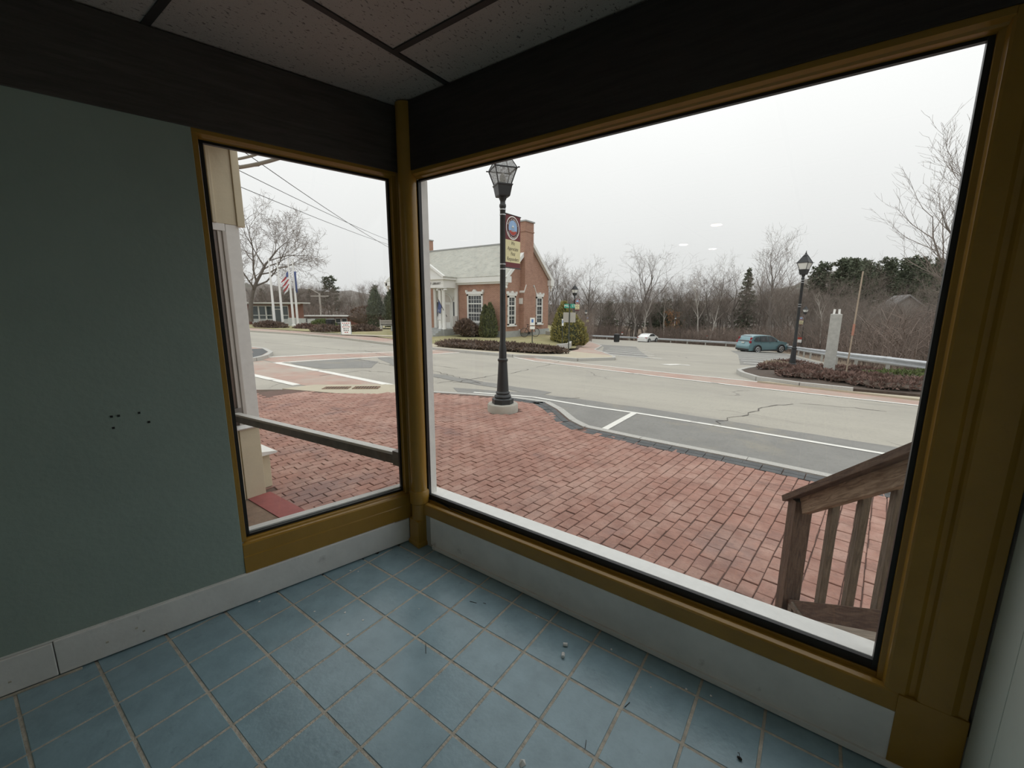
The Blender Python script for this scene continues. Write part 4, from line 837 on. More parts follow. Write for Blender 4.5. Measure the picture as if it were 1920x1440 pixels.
# portico
PX0, PX1, PY, PF = -24.75, -22.05, 22.4, -.40
po = MB().box(PX0,PX1,PY,LY0,2.84,3.46).build('portico_entablature', M_trim, lib)
MB().box(PX0-.16,PX1+.16,PY-.16,LY0,3.46,3.60).build('portico_cornice', M_trim, po)
PC = (PX0+PX1)/2; apex = 4.48
MB().add([(PX0-.1,PY,3.60),(PX1+.1,PY,3.60),(PC,PY,apex),(PX0-.1,PY+.2,3.60),(PX1+.1,PY+.2,3.60),(PC,PY+.2,apex)], [(0,1,2),(5,4,3),(0,3,4,1),(1,4,5,2),(2,5,3,0)]).build('pediment', M_trim, po)
for s in (-1,1):
    xe = PC+s*(PX1-PC+.2)
    MB().bar((xe,PY-.1,3.64),(PC,PY-.1,apex+.10), .22, .16).build('pediment_rake', M_trim, po)
    MB().add([(xe,PY-.2,3.68),(PC,PY-.2,apex+.18),(PC,LY0+1.1,apex+.18),(xe,LY0+.15,3.68),(xe,PY-.2,3.60),(PC,PY-.2,apex+.10),(PC,LY0+1.1,apex+.10),(xe,LY0+.15,3.60)], [(0,1,2,3),(7,6,5,4),(0,4,5,1),(1,5,6,2),(2,6,7,3),(3,7,4,0)]).build('portico_roof', M_slate, po)
    for q in range(5):
        dx = .2+.24*q; zq = 3.64+(apex-3.64)*(1-dx/1.45); MB().box(PC+s*dx-.04,PC+s*dx+.04,PY-.12,PY,zq-.10,zq).build('dentil', M_trim, po)
for (x,y) in ((PX0+.16,PY+.17),(PX0+.55,PY+.17),(PX1-.55,PY+.17),(PX1-.16,PY+.17)):
    col = MB().lathe([(.19,PF),(.19,PF+.08),(.15,PF+.14),(.15,PF+1.2),(.125,2.60),(.15,2.64)], 14, (x,y,0)).build('column', M_trim, po, True)
    MB().box(x-.19,x+.19,y-.17,y+.17,2.80,2.85).build('capital', M_trim, col); MB().tube([(x-.19,y-.14,2.68),(x-.19,y+.14,2.68)], .065, 8).build('volute', M_trim, col); MB().tube([(x+.19,y-.14,2.68),(x+.19,y+.14,2.68)], .065, 8).build('volute', M_trim, col)
for x in (PX0+.14,PX1-.14): MB().box(x-.14,x+.14,LY0-.2,LY0+.02,PF,2.85).build('pilaster', M_trim, po)
MB().box(PX0,PX1,LY0-.03,LY0+.0,PF,2.85).build('entry_wall', M_trim, po)
MB().box(PX1-.10,PX1,LY0-.75,LY0-.15,PF,.62).build('side_panel', M_trim, po)
ar = MB(); n = 14; ar.add([(PC+.6*math.cos(math.pi*k/n), LY0-.06, 1.75+.6*math.sin(math.pi*k/n)) for k in range(n+1)]+[(PC,LY0-.06,1.75)], [(k,k+1,n+1) for k in range(n)]); ar.build('fanlight', M_cas, po)
ar = MB(); ar.tube([(PC+.64*math.cos(math.pi*k/n), LY0-.08, 1.75+.64*math.sin(math.pi*k/n)) for k in range(n+1)], .06, 6); ar.build('arch_moulding', M_trim, po)
dr = MB().box(PC-.5,PC+.5,LY0-.08,LY0-.03,PF,1.7).build('door', M_trim, po); MB().box(PC-.42,PC+.42,LY0-.09,LY0-.08,.1,1.55).build('door_pane', M_cas, dr)
for s in (-1,1): MB().box(PC+s*.95-.18,PC+s*.95+.18,LY0-.06,LY0-.03,.55,1.75).build('sidelight', M_pane, po)
for s in (-1,1):
    ar = MB(); ar.add([(PC+s*.95+.25*math.cos(math.pi*k/8), LY0-.06, 1.85+.35*math.sin(math.pi*k/8)) for k in range(9)], [tuple(range(9))]); ar.build('sidelight_arch', M_cas, po)
for k in range(4): MB().box(PC-1.0-.0*k,PC+1.2,PY-.25-.28*k,PY-.25-.28*(k-1),LB0-.35,PF-.13*k).build('step', M_stone, po)
MB().box(PX0,PX1,PY-.05,LY0,LB0-.35,PF).build('porch_floor', M_stone, po)
text('BELMONT LIBRARY', .25, M_ink, 'frieze_lettering', po, basis(Vector((PC,PY-.012,3.15))-wloc(po), Vector((1,0,0)), Vector((0,0,1)), Vector((0,-1,0))), .006)
text('·', .25, M_ink, 'frieze_lettering', po, basis(Vector((PX1-.12,PY-.012,3.15))-wloc(po), Vector((1,0,0)), Vector((0,0,1)), Vector((0,-1,0))), .006)
MB().box(LX1+.0,LX1+.06,26.3,26.42,-.25,.02).build('wall_box', M_trim, lib); MB().box(LX1+.0,LX1+.06,25.75,25.85,-.55,-.35).build('wall_box', M_trim, lib)
# flag on the portico
M_fwhite = mat('flag_white', (.72,.72,.74), .8, .05, 5); M_fblue = mat('flag_blue', (.10,.13,.28), .8, .1, 5); M_fred = mat('flag_red', (.42,.06,.07), .8, .1, 5)
fl = thing('portico_flag', (-22.2,23.0,.35), 'blue and white flag hanging from a slanted pole at the portico', 'flag')
fa, fb = at(838,594,34.3), at(821,560,33.4); MB().tube([fa,fb], .022, 6).build('staff', M_ink, fl)
def cloth(p0, p1, drop, n, k0, amp=.06, taper=.3):
    mb = MB(); p0, p1 = Vector(p0), Vector(p1); rows = 10
    for j in range(rows+1):
        for i in range(n+1):
            u = i/n; v = j/rows; p = p0.lerp(p1, u*(1-taper*v)); p = p+Vector((math.sin(u*9+v*3+k0)*amp*v, math.cos(u*7+v*2+k0)*amp*(.3+v), -drop*v*(1-.15*u)))
            mb.v.append(tuple(p))
    mb.f = [(j*(n+1)+i, j*(n+1)+i+1, (j+1)*(n+1)+i+1, (j+1)*(n+1)+i) for j in range(rows) for i in range(n)]; return mb
q = cloth(fa.lerp(fb,.98), fa.lerp(fb,.58), 1.0, 8, .5, .07, .4).build('blue_field', M_fblue, fl, True); q.modifiers.new('solid','SOLIDIFY').thickness = .006
q = cloth(fa.lerp(fb,.96)-Vector((0,0,.75)), fa.lerp(fb,.66)-Vector((0,0,.55)), .85, 8, 1.5, .07, .5).build('white_field', M_fwhite, fl, True); q.modifiers.new('solid','SOLIDIFY').thickness = .006
# ------------------------------------------------------------------ signs, posts, rail, bins
M_green = mat('green_sign_sheet', (.02,.30,.21), .5, .03, 5); M_post = mat('dark_green_sign_post', (.05,.055,.045), .6, .2, 8); M_alu = mat('dull_sign_back', (.42,.40,.36), .5, .06, 3, metal=.3); M_bluep = mat('blue_sign_print', (.08,.20,.50), .5, 0)
def face_cam(x, y): v = Vector((CAM.x-x, CAM.y-y)); v.normalize(); return v
sx0, sy0 = -8.0, 16.9; z0 = R(sy0)+.11
sp_ = thing('street_sign', (sx0,sy0,z0), 'green street name sign and grey sign back on one post by the library corner', 'street sign')
MB().tube([(sx0,sy0,z0),(sx0,sy0,z0+2.45)], .030, 8).build('post', M_post, sp_)
f = face_cam(sx0, sy0); fv = Vector((f.x,f.y,0)); rt = Vector((-f.y,f.x,0))
MB().obox((sx0,sy0,z0+2.33), rt*.26, fv*.006, Vector((0,0,.10))).build('name_plate', M_green, sp_)
text('MILL ST', .16, M_wht, 'name_lettering', sp_, basis(fv*.008+Vector((0,0,2.33)), rt, Vector((0,0,1)), fv), .001)
for s in (-1,1): MB().obox(Vector((sx0,sy0,z0+1.78))+rt*.155*s-fv*.02, rt*.145, fv*.005, Vector((0,0,.24))).build('sign_back', M_alu, sp_, bevel=.004)
for (x,y,lab) in ((-12.4,20.35,'blue and white accessible parking sign on the lawn left of the street sign'),(-12.3,24.0,'narrow blue and white parking sign near the granite edging')):
    z = LZ(x,y); t = thing('parking_sign', (x,y,z), lab, 'sign', 'parking signs on the lawn'); f = face_cam(x,y); fv = Vector((f.x,f.y,0)); rt = Vector((-f.y,f.x,0))
    if 'narrow' in lab: rt = (rt*.45+fv*.5)
    MB().bar((x,y,z-.05),(x,y,z+1.75), .05, .03).build('post', M_post, t)
    MB().obox(Vector((x,y,z+1.52))+fv*.03, rt*.15, fv*.004, Vector((0,0,.23))).build('sign_plate', M_wht, t)
    MB().obox(Vector((x,y,z+1.56))+fv*.036, rt*.06, fv*.002, Vector((0,0,.10))).build('symbol_field', M_bluep, t)
    if 'narrow' not in lab: MB().obox(Vector((x,y,z+1.14))+fv*.03, rt*.15, fv*.004, Vector((0,0,.09))).build('lower_plate', M_wht, t)
# stone post and stake
M_spost = mat('rough_grey_granite', (.44,.44,.41), .9, .15, 8, 6, bump=.4, bscale=30)
x,y = 2.34,15.65; z = BZ(x,y)
t = thing('granite_post', (x,y,z), 'square grey granite post with two white caps in the mulch bed', 'post')
MB().box(x-.15,x+.15,y-.15,y+.15,z-.1,z+1.95).build('shaft', M_spost, t, bevel=.02)
for s in (-1,1): MB().tube([(x+.07*s,y,z+1.94),(x+.06*s,y,z+2.10)], .03, 8).build('cap', M_wht, t)
x,y = 2.74,14.6; z = BZ(x,y)
M_stake = mat('pale_wood_stake', (.36,.29,.22), .8, .15, 6); M_orange = mat('orange_reflector', (.42,.19,.13), .5, .05, 8)
t = thing('marker_stake', (x,y,z), 'tall thin wooden marker stake with an orange band beside the granite post', 'stake')
MB().bar((x,y,z-.05),(x+.05,y+.1,z+3.15), .035, .02).build('shaft', M_stake, t); MB().bar((x+.022,y+.038,z+1.28),(x+.028,y+.05,z+1.62), .052, .028).build('band', M_orange, t)
# guard rail
gr = thing('guard_rail', (-1,40,R(40)), 'galvanised steel guard rail around the far edge of the parking lot', 'guard rail')
prof = [(.0,-.155),(.02,-.14),(.075,-.10),(.075,-.06),(.02,-.02),(.02,.02),(.075,.06),(.075,.10),(.02,.14),(.0,.155),(-.006,.15),(.012,.02),(.012,-.02),(-.006,-.15)]
GP = [Vector((*p,0)) for p in [(5.7,14.5)]+GR[1:]]
for a_, b_ in zip(GP, GP[1:]):
    d = (b_-a_).normalized(); nrm = Vector((-d.y,d.x,0)); n = max(1, round((b_-a_).length/3.8))
    for k in range(n):
        p, q = a_.lerp(b_,k/n), a_.lerp(b_,(k+1)/n); zp, zq = R(p.y)+.56, R(q.y)+.56
        MB().extr(prof, lambda o_,h_: p+nrm*o_+Vector((0,0,zp+h_)), lambda o_,h_: q+nrm*o_+Vector((0,0,zq+h_))).build('beam', M_galv, gr)
        if k % 1 == 0: MB().box(p.x-.06-nrm.x*.12,p.x+.06-nrm.x*.12,p.y-.06-nrm.y*.12,p.y+.06-nrm.y*.12,zp-.7,zp+.15).build('post', M_spost, gr)
# trash bin by the path
def bin_(x,y,lab,h=1.0,r=.30,zz=None,name='trash_bin'):
    z = (R(y)+.1) if zz is None else zz; t = thing(name, (x,y,z), lab, 'trash bin')
    MB().lathe([(r*.9,0),(r,.05),(r,h*.92),(r*.8,h*.92)], 16, (x,y,z)).build('body', M_iron, t, True)
    for k in range(12): a_ = k*math.pi/6; MB().bar((x+r*1.02*math.cos(a_),y+r*1.02*math.sin(a_),z+.05),(x+r*1.02*math.cos(a_),y+r*1.02*math.sin(a_),z+h*.9), .05, .02, (math.cos(a_),math.sin(a_),0)).build('slat', M_iron, t)
    MB().lathe([(r*1.05,h*.92),(r*1.08,h*.95),(r*.6,h),(r*.3,h)], 16, (x,y,z)).build('lid', M_iron, t, True)
bin_(*at(1156,640,56)[:2],'black slatted trash bin beside the parking lot path', 1.05, .34)
for (x,y,lab) in ((*at(1166,636,84)[:2],'small red and white marker sign behind the rail, left of the white car'),(*at(1325,636,78)[:2],'small red and white marker sign behind the guard rail, left of the blue car'),(*at(1497,655,48)[:2],'small red and white marker sign behind the guard rail, right of the blue car')):
    z = R(y); t = thing('marker_sign', (x,y,z), lab, 'sign', 'small marker signs behind the rail'); f = face_cam(x,y); fv = Vector((f.x,f.y,0)); rt = Vector((-f.y,f.x,0))
    MB().bar((x,y,z),(x,y,z+1.5), .05, .05).build('post', M_post, t); MB().obox(Vector((x,y,z+1.45))+fv*.04, rt*.16, fv*.004, Vector((0,0,.10))).build('red_plate', M_redp, t); MB().obox(Vector((x,y,z+1.2))+fv*.04, rt*.16, fv*.004, Vector((0,0,.14))).build('white_plate', M_wht, t)
# bicycle leaning by the gable wall
M_bike = mat('black_bicycle_paint', (.02,.02,.022), .4, 0)
bx, by = -16.1, 25.7; bz = LZ(bx,by)+.02
bk = thing('bicycle', (bx,by,bz), 'dark bicycle standing in front of the library gable wall', 'bicycle')
bd = Vector((.45,.89,0)); W1 = Vector((bx,by,bz+.34))-bd*.5; W2 = Vector((bx,by,bz+.34))+bd*.5; Zv = Vector((0,0,1))
for nm, c in (('rear_wheel',W1),('front_wheel',W2)):
    ring = [c+bd*(.34*math.cos(a_))+Zv*(.34*math.sin(a_)) for a_ in [2*math.pi*k/24 for k in range(25)]]
    wh = MB().tube(ring, .02, 6).build(nm, M_bike, bk, True)
    sp2 = MB()
    for k in range(8): a_ = k*math.pi/8; sp2.tube([c-(bd*math.cos(a_)+Zv*math.sin(a_))*.33, c+(bd*math.cos(a_)+Zv*math.sin(a_))*.33], .003, 3)
    sp2.build('spokes', M_galv, wh)
BB = W1+bd*.42+Zv*-.05; SE = W1+bd*.30+Zv*.50; HT = W2-bd*.16+Zv*.50; HB = W2-bd*.12+Zv*.34
fr = MB()
for a_, b_ in ((W1,BB),(W1,SE),(BB,SE),(BB,HB),(SE+Zv*-.06,HT),(HT,HB),(HB,W2)): fr.tube([a_,b_], .018, 6)
fr.build('frame', M_bike, bk); sd = MB(); sd.ico(SE+Zv*.08, .13,.06,.035,0,1); sd.tube([SE,SE+Zv*.08], .014, 6); sd.build('saddle', M_bike, bk)
nb_ = Vector((-bd.y,bd.x,0)); hbm = MB(); hbm.tube([HT,HT+Zv*.10,HT+Zv*.12+bd*.06], .014, 6); hbm.tube([HT+Zv*.12+bd*.05-nb_*.25,HT+Zv*.12+bd*.05+nb_*.25], .014, 6)
for s in (-1,1): hbm.tube([HT+Zv*.12+bd*.05+nb_*.2*s,HT+Zv*.11+bd*.16+nb_*.22*s,HT+Zv*.02+bd*.17+nb_*.22*s,HT+Zv*-.02+bd*.08+nb_*.22*s], .013, 6)
hbm.build('handlebar', M_bike, bk); cr = MB(); cr.disc(BB, .09, nb_, 14, .006); cr.tube([BB-Zv*.16+nb_*.07,BB+nb_*.05,BB+nb_*-.05,BB+Zv*.16-nb_*.07], .012, 6); cr.build('crank', M_bike, bk)

# ------------------------------------------------------------------ cars
M_tyre = mat('black_tyre_rubber', (.018,.018,.018), .8, .1, 10); M_rim = mat('silver_wheel_rim', (.55,.56,.57), .35, .05, 6, metal=.7); M_cglass = mat('dark_car_glass', (.03,.036,.04), .08, .1, 2, spec=.7); M_tail = mat('red_tail_lamp', (.30,.02,.03), .25, .05, 8); M_plas = mat('black_car_trim', (.03,.032,.034), .6, .1, 8); M_plate = mat('white_number_plate', (.7,.72,.68), .5, 0); M_lampw = mat('clear_head_lamp', (.6,.62,.62), .2, 0)
def car(loc, rz, label, paint, L, Wd, prof, glass_prof, wheel_x, wr, suv):
    """prof: side outline (x,z) from rear bottom up over the roof to the front; lofted across with tumblehome"""
    t = thing('parked_car', loc, label, 'car', None, rz); hw = Wd/2
    def halfw(z, x):
        k = 1.0
        if z > .95: k -= (z-.95)*.30
        e = max(0, abs(x)/(L/2)-.72)/.28
        return hw*k*(1-.16*e*e)
    mb = MB(); ws = (-1,-.93,-.75,0,.75,.93,1); n = len(prof)
    for s in ws:
        for x,z in prof:
            crown = 1-.035*max(0,(abs(s)-.75)/.25)**2 if z > .8 else 1
            mb.v.append((x*(1-.02*(abs(s)>.95)), halfw(z,x)*s, .18+(z-.18)*crown if z > .2 else z))
    for j in range(len(ws)-1): mb.f += [(j*n+i, j*n+(i+1)%n, (j+1)*n+(i+1)%n, (j+1)*n+i) for i in range(n)]
    mb.f += [tuple(range(n-1,-1,-1)), tuple(range((len(ws)-1)*n, len(ws)*n))]
    body = mb.build('body', paint, t, True, world=False)
    # side glass, one pane per door
    for s in (-1,1):
        for pts in glass_prof['side']:
            g_ = MB(); m_ = len(pts); g_.add([(x, s*(halfw(z,x)+.004), z) for x,z in pts]+[(x, s*(halfw(z,x)-.02), z) for x,z in pts], [tuple(range(m_)), tuple(range(2*m_-1,m_-1,-1))]+[(i,(i+1)%m_,m_+(i+1)%m_,m_+i) for i in range(m_)]); g_.build('side_window', M_cglass, t, world=False)
        MB().ico((glass_prof['mirror'][0], s*(hw+.07), glass_prof['mirror'][1]), .08,.09,.07,0,1).build('wing_mirror', paint, t, True, world=False)
        MB().box(wheel_x[0]+wr,wheel_x[1]-wr, s*hw-.02 if s > 0 else -hw-.012, s*hw+.012 if s > 0 else -hw+.02, .2,.32).build('sill_trim', M_plas, t, world=False)
        for hx in glass_prof['handles']: MB().box(hx-.09,hx+.09, s*halfw(.95,hx)-.015, s*halfw(.95,hx)+.02, .93,.965).build('door_handle', paint, t, world=False)
        for wx in wheel_x:
            w_ = MB(); w_.tube([(wx,s*(hw-.20),wr),(wx,s*(hw+.005),wr)], wr, 24); w_ = w_.build('wheel', M_tyre, t, True, world=False)
            MB().tube([(wx,s*(hw-.02),wr),(wx,s*(hw+.010),wr)], wr*.68, 20).build('rim_well', M_plas, w_, world=False)
            rm = MB(); 
            for k in range(5): a_ = k*2*math.pi/5+.3; rm.bar((wx,s*(hw+.014),wr),(wx+wr*.66*math.cos(a_),s*(hw+.014),wr+wr*.66*math.sin(a_)), .09, .014, (0,1,0))
            rm.tube([(wx+wr*.66*math.cos(k*math.pi/10),s*(hw+.012),wr+wr*.66*math.sin(k*math.pi/10)) for k in range(21)], .022, 5); rm.build('rim', M_rim, w_, world=False)
            ar = MB(); ar.tube([(wx+(wr+.045)*math.cos(math.pi*k/12),s*(hw-.01),wr+(wr+.045)*math.sin(math.pi*k/12)) for k in range(-1,14)], .045, 6); ar.build('wheel_arch', M_plas, t, True, world=False)
    def quad_glass(nm, pts, m, off):      # windscreen / rear window following the outline between two points
        (xa,za),(xb,zb),k0,k1 = pts; dx,dz = xb-xa,zb-za; nn = Vector((-dz,0,dx)).normalized()*off
        mbq = MB(); A = [(xa,-halfw(za,xa)*k0,za),(xa,halfw(za,xa)*k0,za),(xb,halfw(zb,xb)*k1,zb),(xb,-halfw(zb,xb)*k1,zb)]
        mbq.add([Vector(p)+nn for p in A]+[Vector(p)-nn*2 for p in A], [(0,1,2,3),(7,6,5,4),(0,4,5,1),(1,5,6,2),(2,6,7,3),(3,7,4,0)]); return mbq.build(nm, m, t, world=False)
    quad_glass('rear_window', glass_prof['rear'], M_cglass, .012); quad_glass('windscreen', glass_prof['front'], M_cglass, .012)
    for s in (-1,1):
        for (x0,x1,y0,y1,z0_,z1_) in glass_prof['tail']: MB().box(x0,x1,min(s*y0,s*y1),max(s*y0,s*y1),z0_,z1_).build('tail_lamp', M_tail, t, bevel=.015, world=False)
        MB().box(L/2-.35,L/2-.06,min(s*(hw*.62),s*(hw*.90)),max(s*(hw*.62),s*(hw*.90)),.68,.82).build('head_lamp', M_lampw, t, bevel=.02, world=False)
    xr = -L/2
    MB().box(xr-.012,xr+.25,-hw*.84,hw*.84,.26,.44).build('rear_bumper', M_plas if suv else paint, t, bevel=.03, world=False)
    zpl = .92 if suv else .80
    MB().box(xr-.005+(.05 if suv else .02),xr+.05+(.05 if suv else .02),-.16,.16,zpl,zpl+.11).build('number_plate', M_plate, t, world=False)
    MB().box(xr+.2,L/2-.2,-hw*.8,hw*.8,.17,.30).build('underbody', M_plas, t, world=False)
    return t
M_bluecar = mat('metallic_teal_blue_paint', (.17,.29,.32), .28, .03, 4, metal=.35, coat=.6); M_whitecar = mat('white_car_paint', (.82,.83,.82), .3, .01, 4, coat=.5)
suvp = [(-2.20,.25),(-2.27,.45),(-2.26,.72),(-2.19,.80),(-2.15,1.02),(-1.95,1.40),(-1.78,1.60),(-1.45,1.66),(-.6,1.68),(.15,1.62),(.62,1.42),(1.12,1.10),(1.45,1.06),(1.95,.96),(2.18,.82),(2.26,.62),(2.26,.40),(2.18,.24)]
suvg = dict(side=[[(-1.62,1.12),(-1.70,1.22),(-1.50,1.46),(-1.18,1.53),(-1.12,1.08)],[(-1.06,1.08),(-1.10,1.54),(-.25,1.57),(-.20,1.05)],[(-.14,1.05),(-.18,1.56),(.12,1.53),(.52,1.36),(.86,1.10),(.80,1.05)]], mirror=(.78,1.10), handles=(-.85,.05), rear=((-2.13,1.06),(-1.80,1.57),.80,.78), front=((.20,1.59),(1.08,1.13),.80,.86),
   tail=[(-2.175,-2.02,.70,.84,.94,1.16),(-2.05,-1.86,.66,.75,1.14,1.46)])
car((-2.15,44.3,R(44.3)), math.radians(50), 'teal blue sport utility car parked at the guard rail, seen from behind', M_bluecar, 4.55, 1.82, suvp, suvg, (-1.32,1.32), .36, True)
sedp = [(-2.25,.25),(-2.32,.45),(-2.30,.78),(-2.24,.98),(-1.75,1.06),(-1.15,1.36),(-.75,1.44),(.05,1.45),(.45,1.38),(1.25,1.02),(1.75,.92),(2.15,.80),(2.28,.62),(2.28,.36),(2.2,.22)]
sedg = dict(side=[[(-1.30,1.06),(-1.02,1.28),(-.72,1.36),(-.35,1.37),(-.32,1.02)],[(-.26,1.02),(-.29,1.37),(.05,1.37),(.42,1.30),(.98,1.02)]], mirror=(.82,1.04), handles=(-.8,.2), rear=((-1.70,1.07),(-1.08,1.38),.82,.80), front=((.42,1.39),(1.22,1.04),.80,.88), tail=[(-2.305,-2.15,.52,.84,.82,.92)])
car((-20.5,67.6,R(67.6)), math.radians(84), 'white sedan parked at the far end of the lot, seen from behind', M_whitecar, 4.6, 1.8, sedp, sedg, (-1.36,1.38), .33, False)

# ------------------------------------------------------------------ left-hand civic buildings, flagpoles and furniture
M_dbrick = mat('brown_brick', (.20,.095,.07), .9, .15, 3); M_fasc = mat('pale_fascia', (.62,.62,.59), .7, .03, 4); M_pglass = mat('office_glass', (.07,.085,.09), .12, .3, .8); M_palep = mat('pale_spandrel', (.48,.50,.49), .7, .05, 3)
def flat_building(name, label, c, axr, W_, D_, H_, ov_, bays, z):
    rt = Vector((math.cos(axr),math.sin(axr),0)); bk_ = Vector((-rt.y,rt.x,0)); c = Vector((c[0],c[1],z))
    t = thing(name, c, label, 'building')
    def ob(mb, a0,a1,d0,d1,z0_,z1_): return mb.obox(c+rt*(a0+a1)/2+bk_*(d0+d1)/2+Vector((0,0,(z0_+z1_)/2)), rt*(a1-a0)/2, bk_*(d1-d0)/2, Vector((0,0,(z1_-z0_)/2)))
    ob(MB(),-W_/2,W_/2,.05,D_,-.6,H_).build('wall', M_dbrick, t)
    r = ob(MB(),-W_/2-ov_,W_/2+ov_,-ov_*1.2,D_+.3,H_,H_+.14).build('roof', M_fasc, t); ob(MB(),-W_/2-ov_+.2,W_/2+ov_-.2,-ov_*.8,0,H_-.12,H_).build('soffit', M_palep, r)
    for (a0,a1,kind,) in bays:
        if kind == 'brick': ob(MB(),a0,a1,-.06,.05,-.3,H_-.1).build('brick_pier', M_dbrick, t); continue
        f = MB(); fw = .10
        for aa,ab,za,zb in ((a0,a0+fw,.05,H_-.3),(a1-fw,a1,.05,H_-.3),(a0,a1,H_-.4,H_-.28),(a0,a1,.0,.12),(a0,a1,H_*.40 if kind == 'window' else H_*.70,(H_*.40 if kind == 'window' else H_*.70)+.09)): ob(f,aa,ab,-.03,.06,za,zb)
        f = f.build('window' if kind == 'window' else 'door', M_fasc, t)
        ob(MB(),a0+.05,a1-.05,-.005,.06,.1,H_-.35).build('pane', M_pglass, f)
        if kind == 'window': ob(MB(),a0+fw,a1-fw,-.012,.05,.12,H_*.24).build('spandrel', M_palep, f)
    return t
flat_building('civic_building', 'low flat-roofed brown brick building behind the flagpoles', (-60.5,25.2), .628, 10.5, 2.2, 2.75, .9, [(-5.2,-3.7,'window'),(-3.6,-2.4,'door'),(-2.3,-.9,'brick'),(-.8,.2,'window'),(.2,1.2,'window'),(1.2,2.1,'window'),(2.1,3.3,'door'),(3.3,4.3,'window'),(4.3,5.2,'brick')], -1.05)
flat_building('annex_building', 'long low annex with white fascia right of the flagpoles', (-67.7,40.0), .628, 8.6, 2.5, 1.95, .7, [(-4.2,-3.0,'window'),(-2.9,-1.6,'window'),(-1.5,-.4,'window'),(-.3,.9,'window'),(1.0,2.0,'window'),(2.1,3.1,'window'),(3.2,4.3,'brick')], -2.35)
M_pole = mat('white_flagpole_paint', (.80,.80,.79), .5, .02, 4)
for k,(px,base,top,lab,flag) in enumerate(((516,613,487,'leftmost white flagpole in front of the civic building',None),(531,613,489,'second white flagpole from the left',None),(551,612,486,'third white flagpole, flying a striped flag','us'),(559,613,487,'rightmost white flagpole with a furled dark flag','dark'))):
    p = at(px, base, 56+k*.4); zt = at(px, top, 56+k*.4).z; x, y, z = p
    t = thing('flagpole', (x,y,z), lab, 'flagpole', 'white flagpoles')
    MB().tube([(x,y,z-.3),(x,y,z+3),(x,y,zt)], [.14,.13,.07], 10).build('pole', M_pole, t, True); MB().ico((x,y,zt+.07), .09,.09,.09,0,1).build('ball', M_pole, t, True); MB().lathe([(.24,0),(.24,.2),(.16,.24)], 10, (x,y,z)).build('collar', M_pole, t)
    if flag:
        rt = _r; tl = -rt if flag == 'us' else rt
        zf = at(px, 507 if flag == 'us' else 508, 56).z
        if flag == 'us':
            ft_ = thing('national_flag', (x,y,zf), 'red and white striped flag drooping from the third flagpole', 'flag')
            for i in range(7):
                a0 = Vector((x,y,zf-.26*i)); q = cloth(a0, a0+tl*(1.05-.05*i)+Vector((0,0,-.95)), .26, 8, .3, .05, 0); q.build('stripe', M_fred if i % 2 else M_fwhite, ft_, True).modifiers.new('solid','SOLIDIFY').thickness = .01
            q = cloth(Vector((x,y,zf+.012))-_f*.05, Vector((x,y,zf))+tl*.35-_f*.05+Vector((0,0,-.3)), .6, 6, .3, .03, 0); q.build('canton', M_fblue, ft_, True).modifiers.new('solid','SOLIDIFY').thickness = .01
        else:
            ft_ = thing('furled_flag', (x,y,zf), 'dark flag hanging limp along the rightmost flagpole', 'flag'); cloth((x,y,zf), Vector((x,y,zf))+tl*.35, 2.6, 8, .9, .10, .2).build('cloth', M_fblue, ft_, True).modifiers.new('solid','SOLIDIFY').thickness = .01
# low wall in front of the civic building
lw = thing('memorial_wall', at(580,607,57), 'low pale stone memorial wall by the flagpoles', 'wall')
for k in range(4):
    p = at(541+k*18, 611, 60.5); q = at(541+k*18+15, 611, 60.5); MB().bar((p.x,p.y,p.z+.45),(q.x,q.y,p.z+.45), .3, 1.1-.12*k).build('slab', M_palep, lw)
# sandwich board
x,y = -29.7,18.7; z = R(y)+.12; f = face_cam(x,y); fv = Vector((f.x,f.y,0)); rt = Vector((-f.y,f.x,0))
sb = thing('sandwich_board', (x,y,z), 'white folding sandwich board sign with red and black lettering on the far pavement', 'sign')
for s in (1,-1):
    o_ = Vector((x,y,z)); nrm = (fv*s+Vector((0,0,.22))).normalized(); upv = (Vector((0,0,1))-fv*s*.22).normalized(); c = o_+fv*s*.14+Vector((0,0,.58))
    pn = MB().obox(c, rt*.36, upv*.52, nrm*.012).build('panel', M_wht, sb)
    if s == 1:
        for i,(n_,m_) in enumerate(((4,M_redp),(3,M_ink),(4,M_redp),(3,M_ink),(3,M_ink),(2,M_redp))):
            for j in range(n_):      # illegible hand lettering: short strokes
                MB().obox(c+upv*(.40-.15*i)+rt*((j-(n_-1)/2)*.15)+nrm*.014, rt*random.uniform(.03,.06), upv*.035, nrm*.002).build('lettering', m_, pn)
    for e in (-1,1): MB().bar(o_+fv*s*.27+rt*.40*e, o_+fv*s*.03+rt*.36*e+Vector((0,0,1.1)), .04, .04).build('leg', M_gry, sb)
bin_(*at(620,612,46)[:2],'dark square-topped trash bin behind the sandwich board', 1.0, .42, zz=at(620,617,46).z)
# bench
p = at(728,618,46); bn_ = thing('park_bench', p, 'pale slatted park bench near the dark conifers', 'bench', None, YAW+.7)
for k in range(3): MB().box(-.75,.75,-.25+.17*k,-.10+.17*k,.42,.46).build('seat_slat', M_gran, bn_, world=False)
for k in range(3): MB().box(-.75,.75,.27,.31,.55+.16*k,.67+.16*k).build('back_slat', M_gran, bn_, world=False)
for s in (-1,1): MB().box(s*.72-.04,s*.72+.04,-.25,.31,0,.42).build('end_frame', M_gran, bn_, world=False); MB().box(s*.72-.04,s*.72+.04,.25,.31,.42,1.05).build('back_post', M_gran, bn_, world=False)
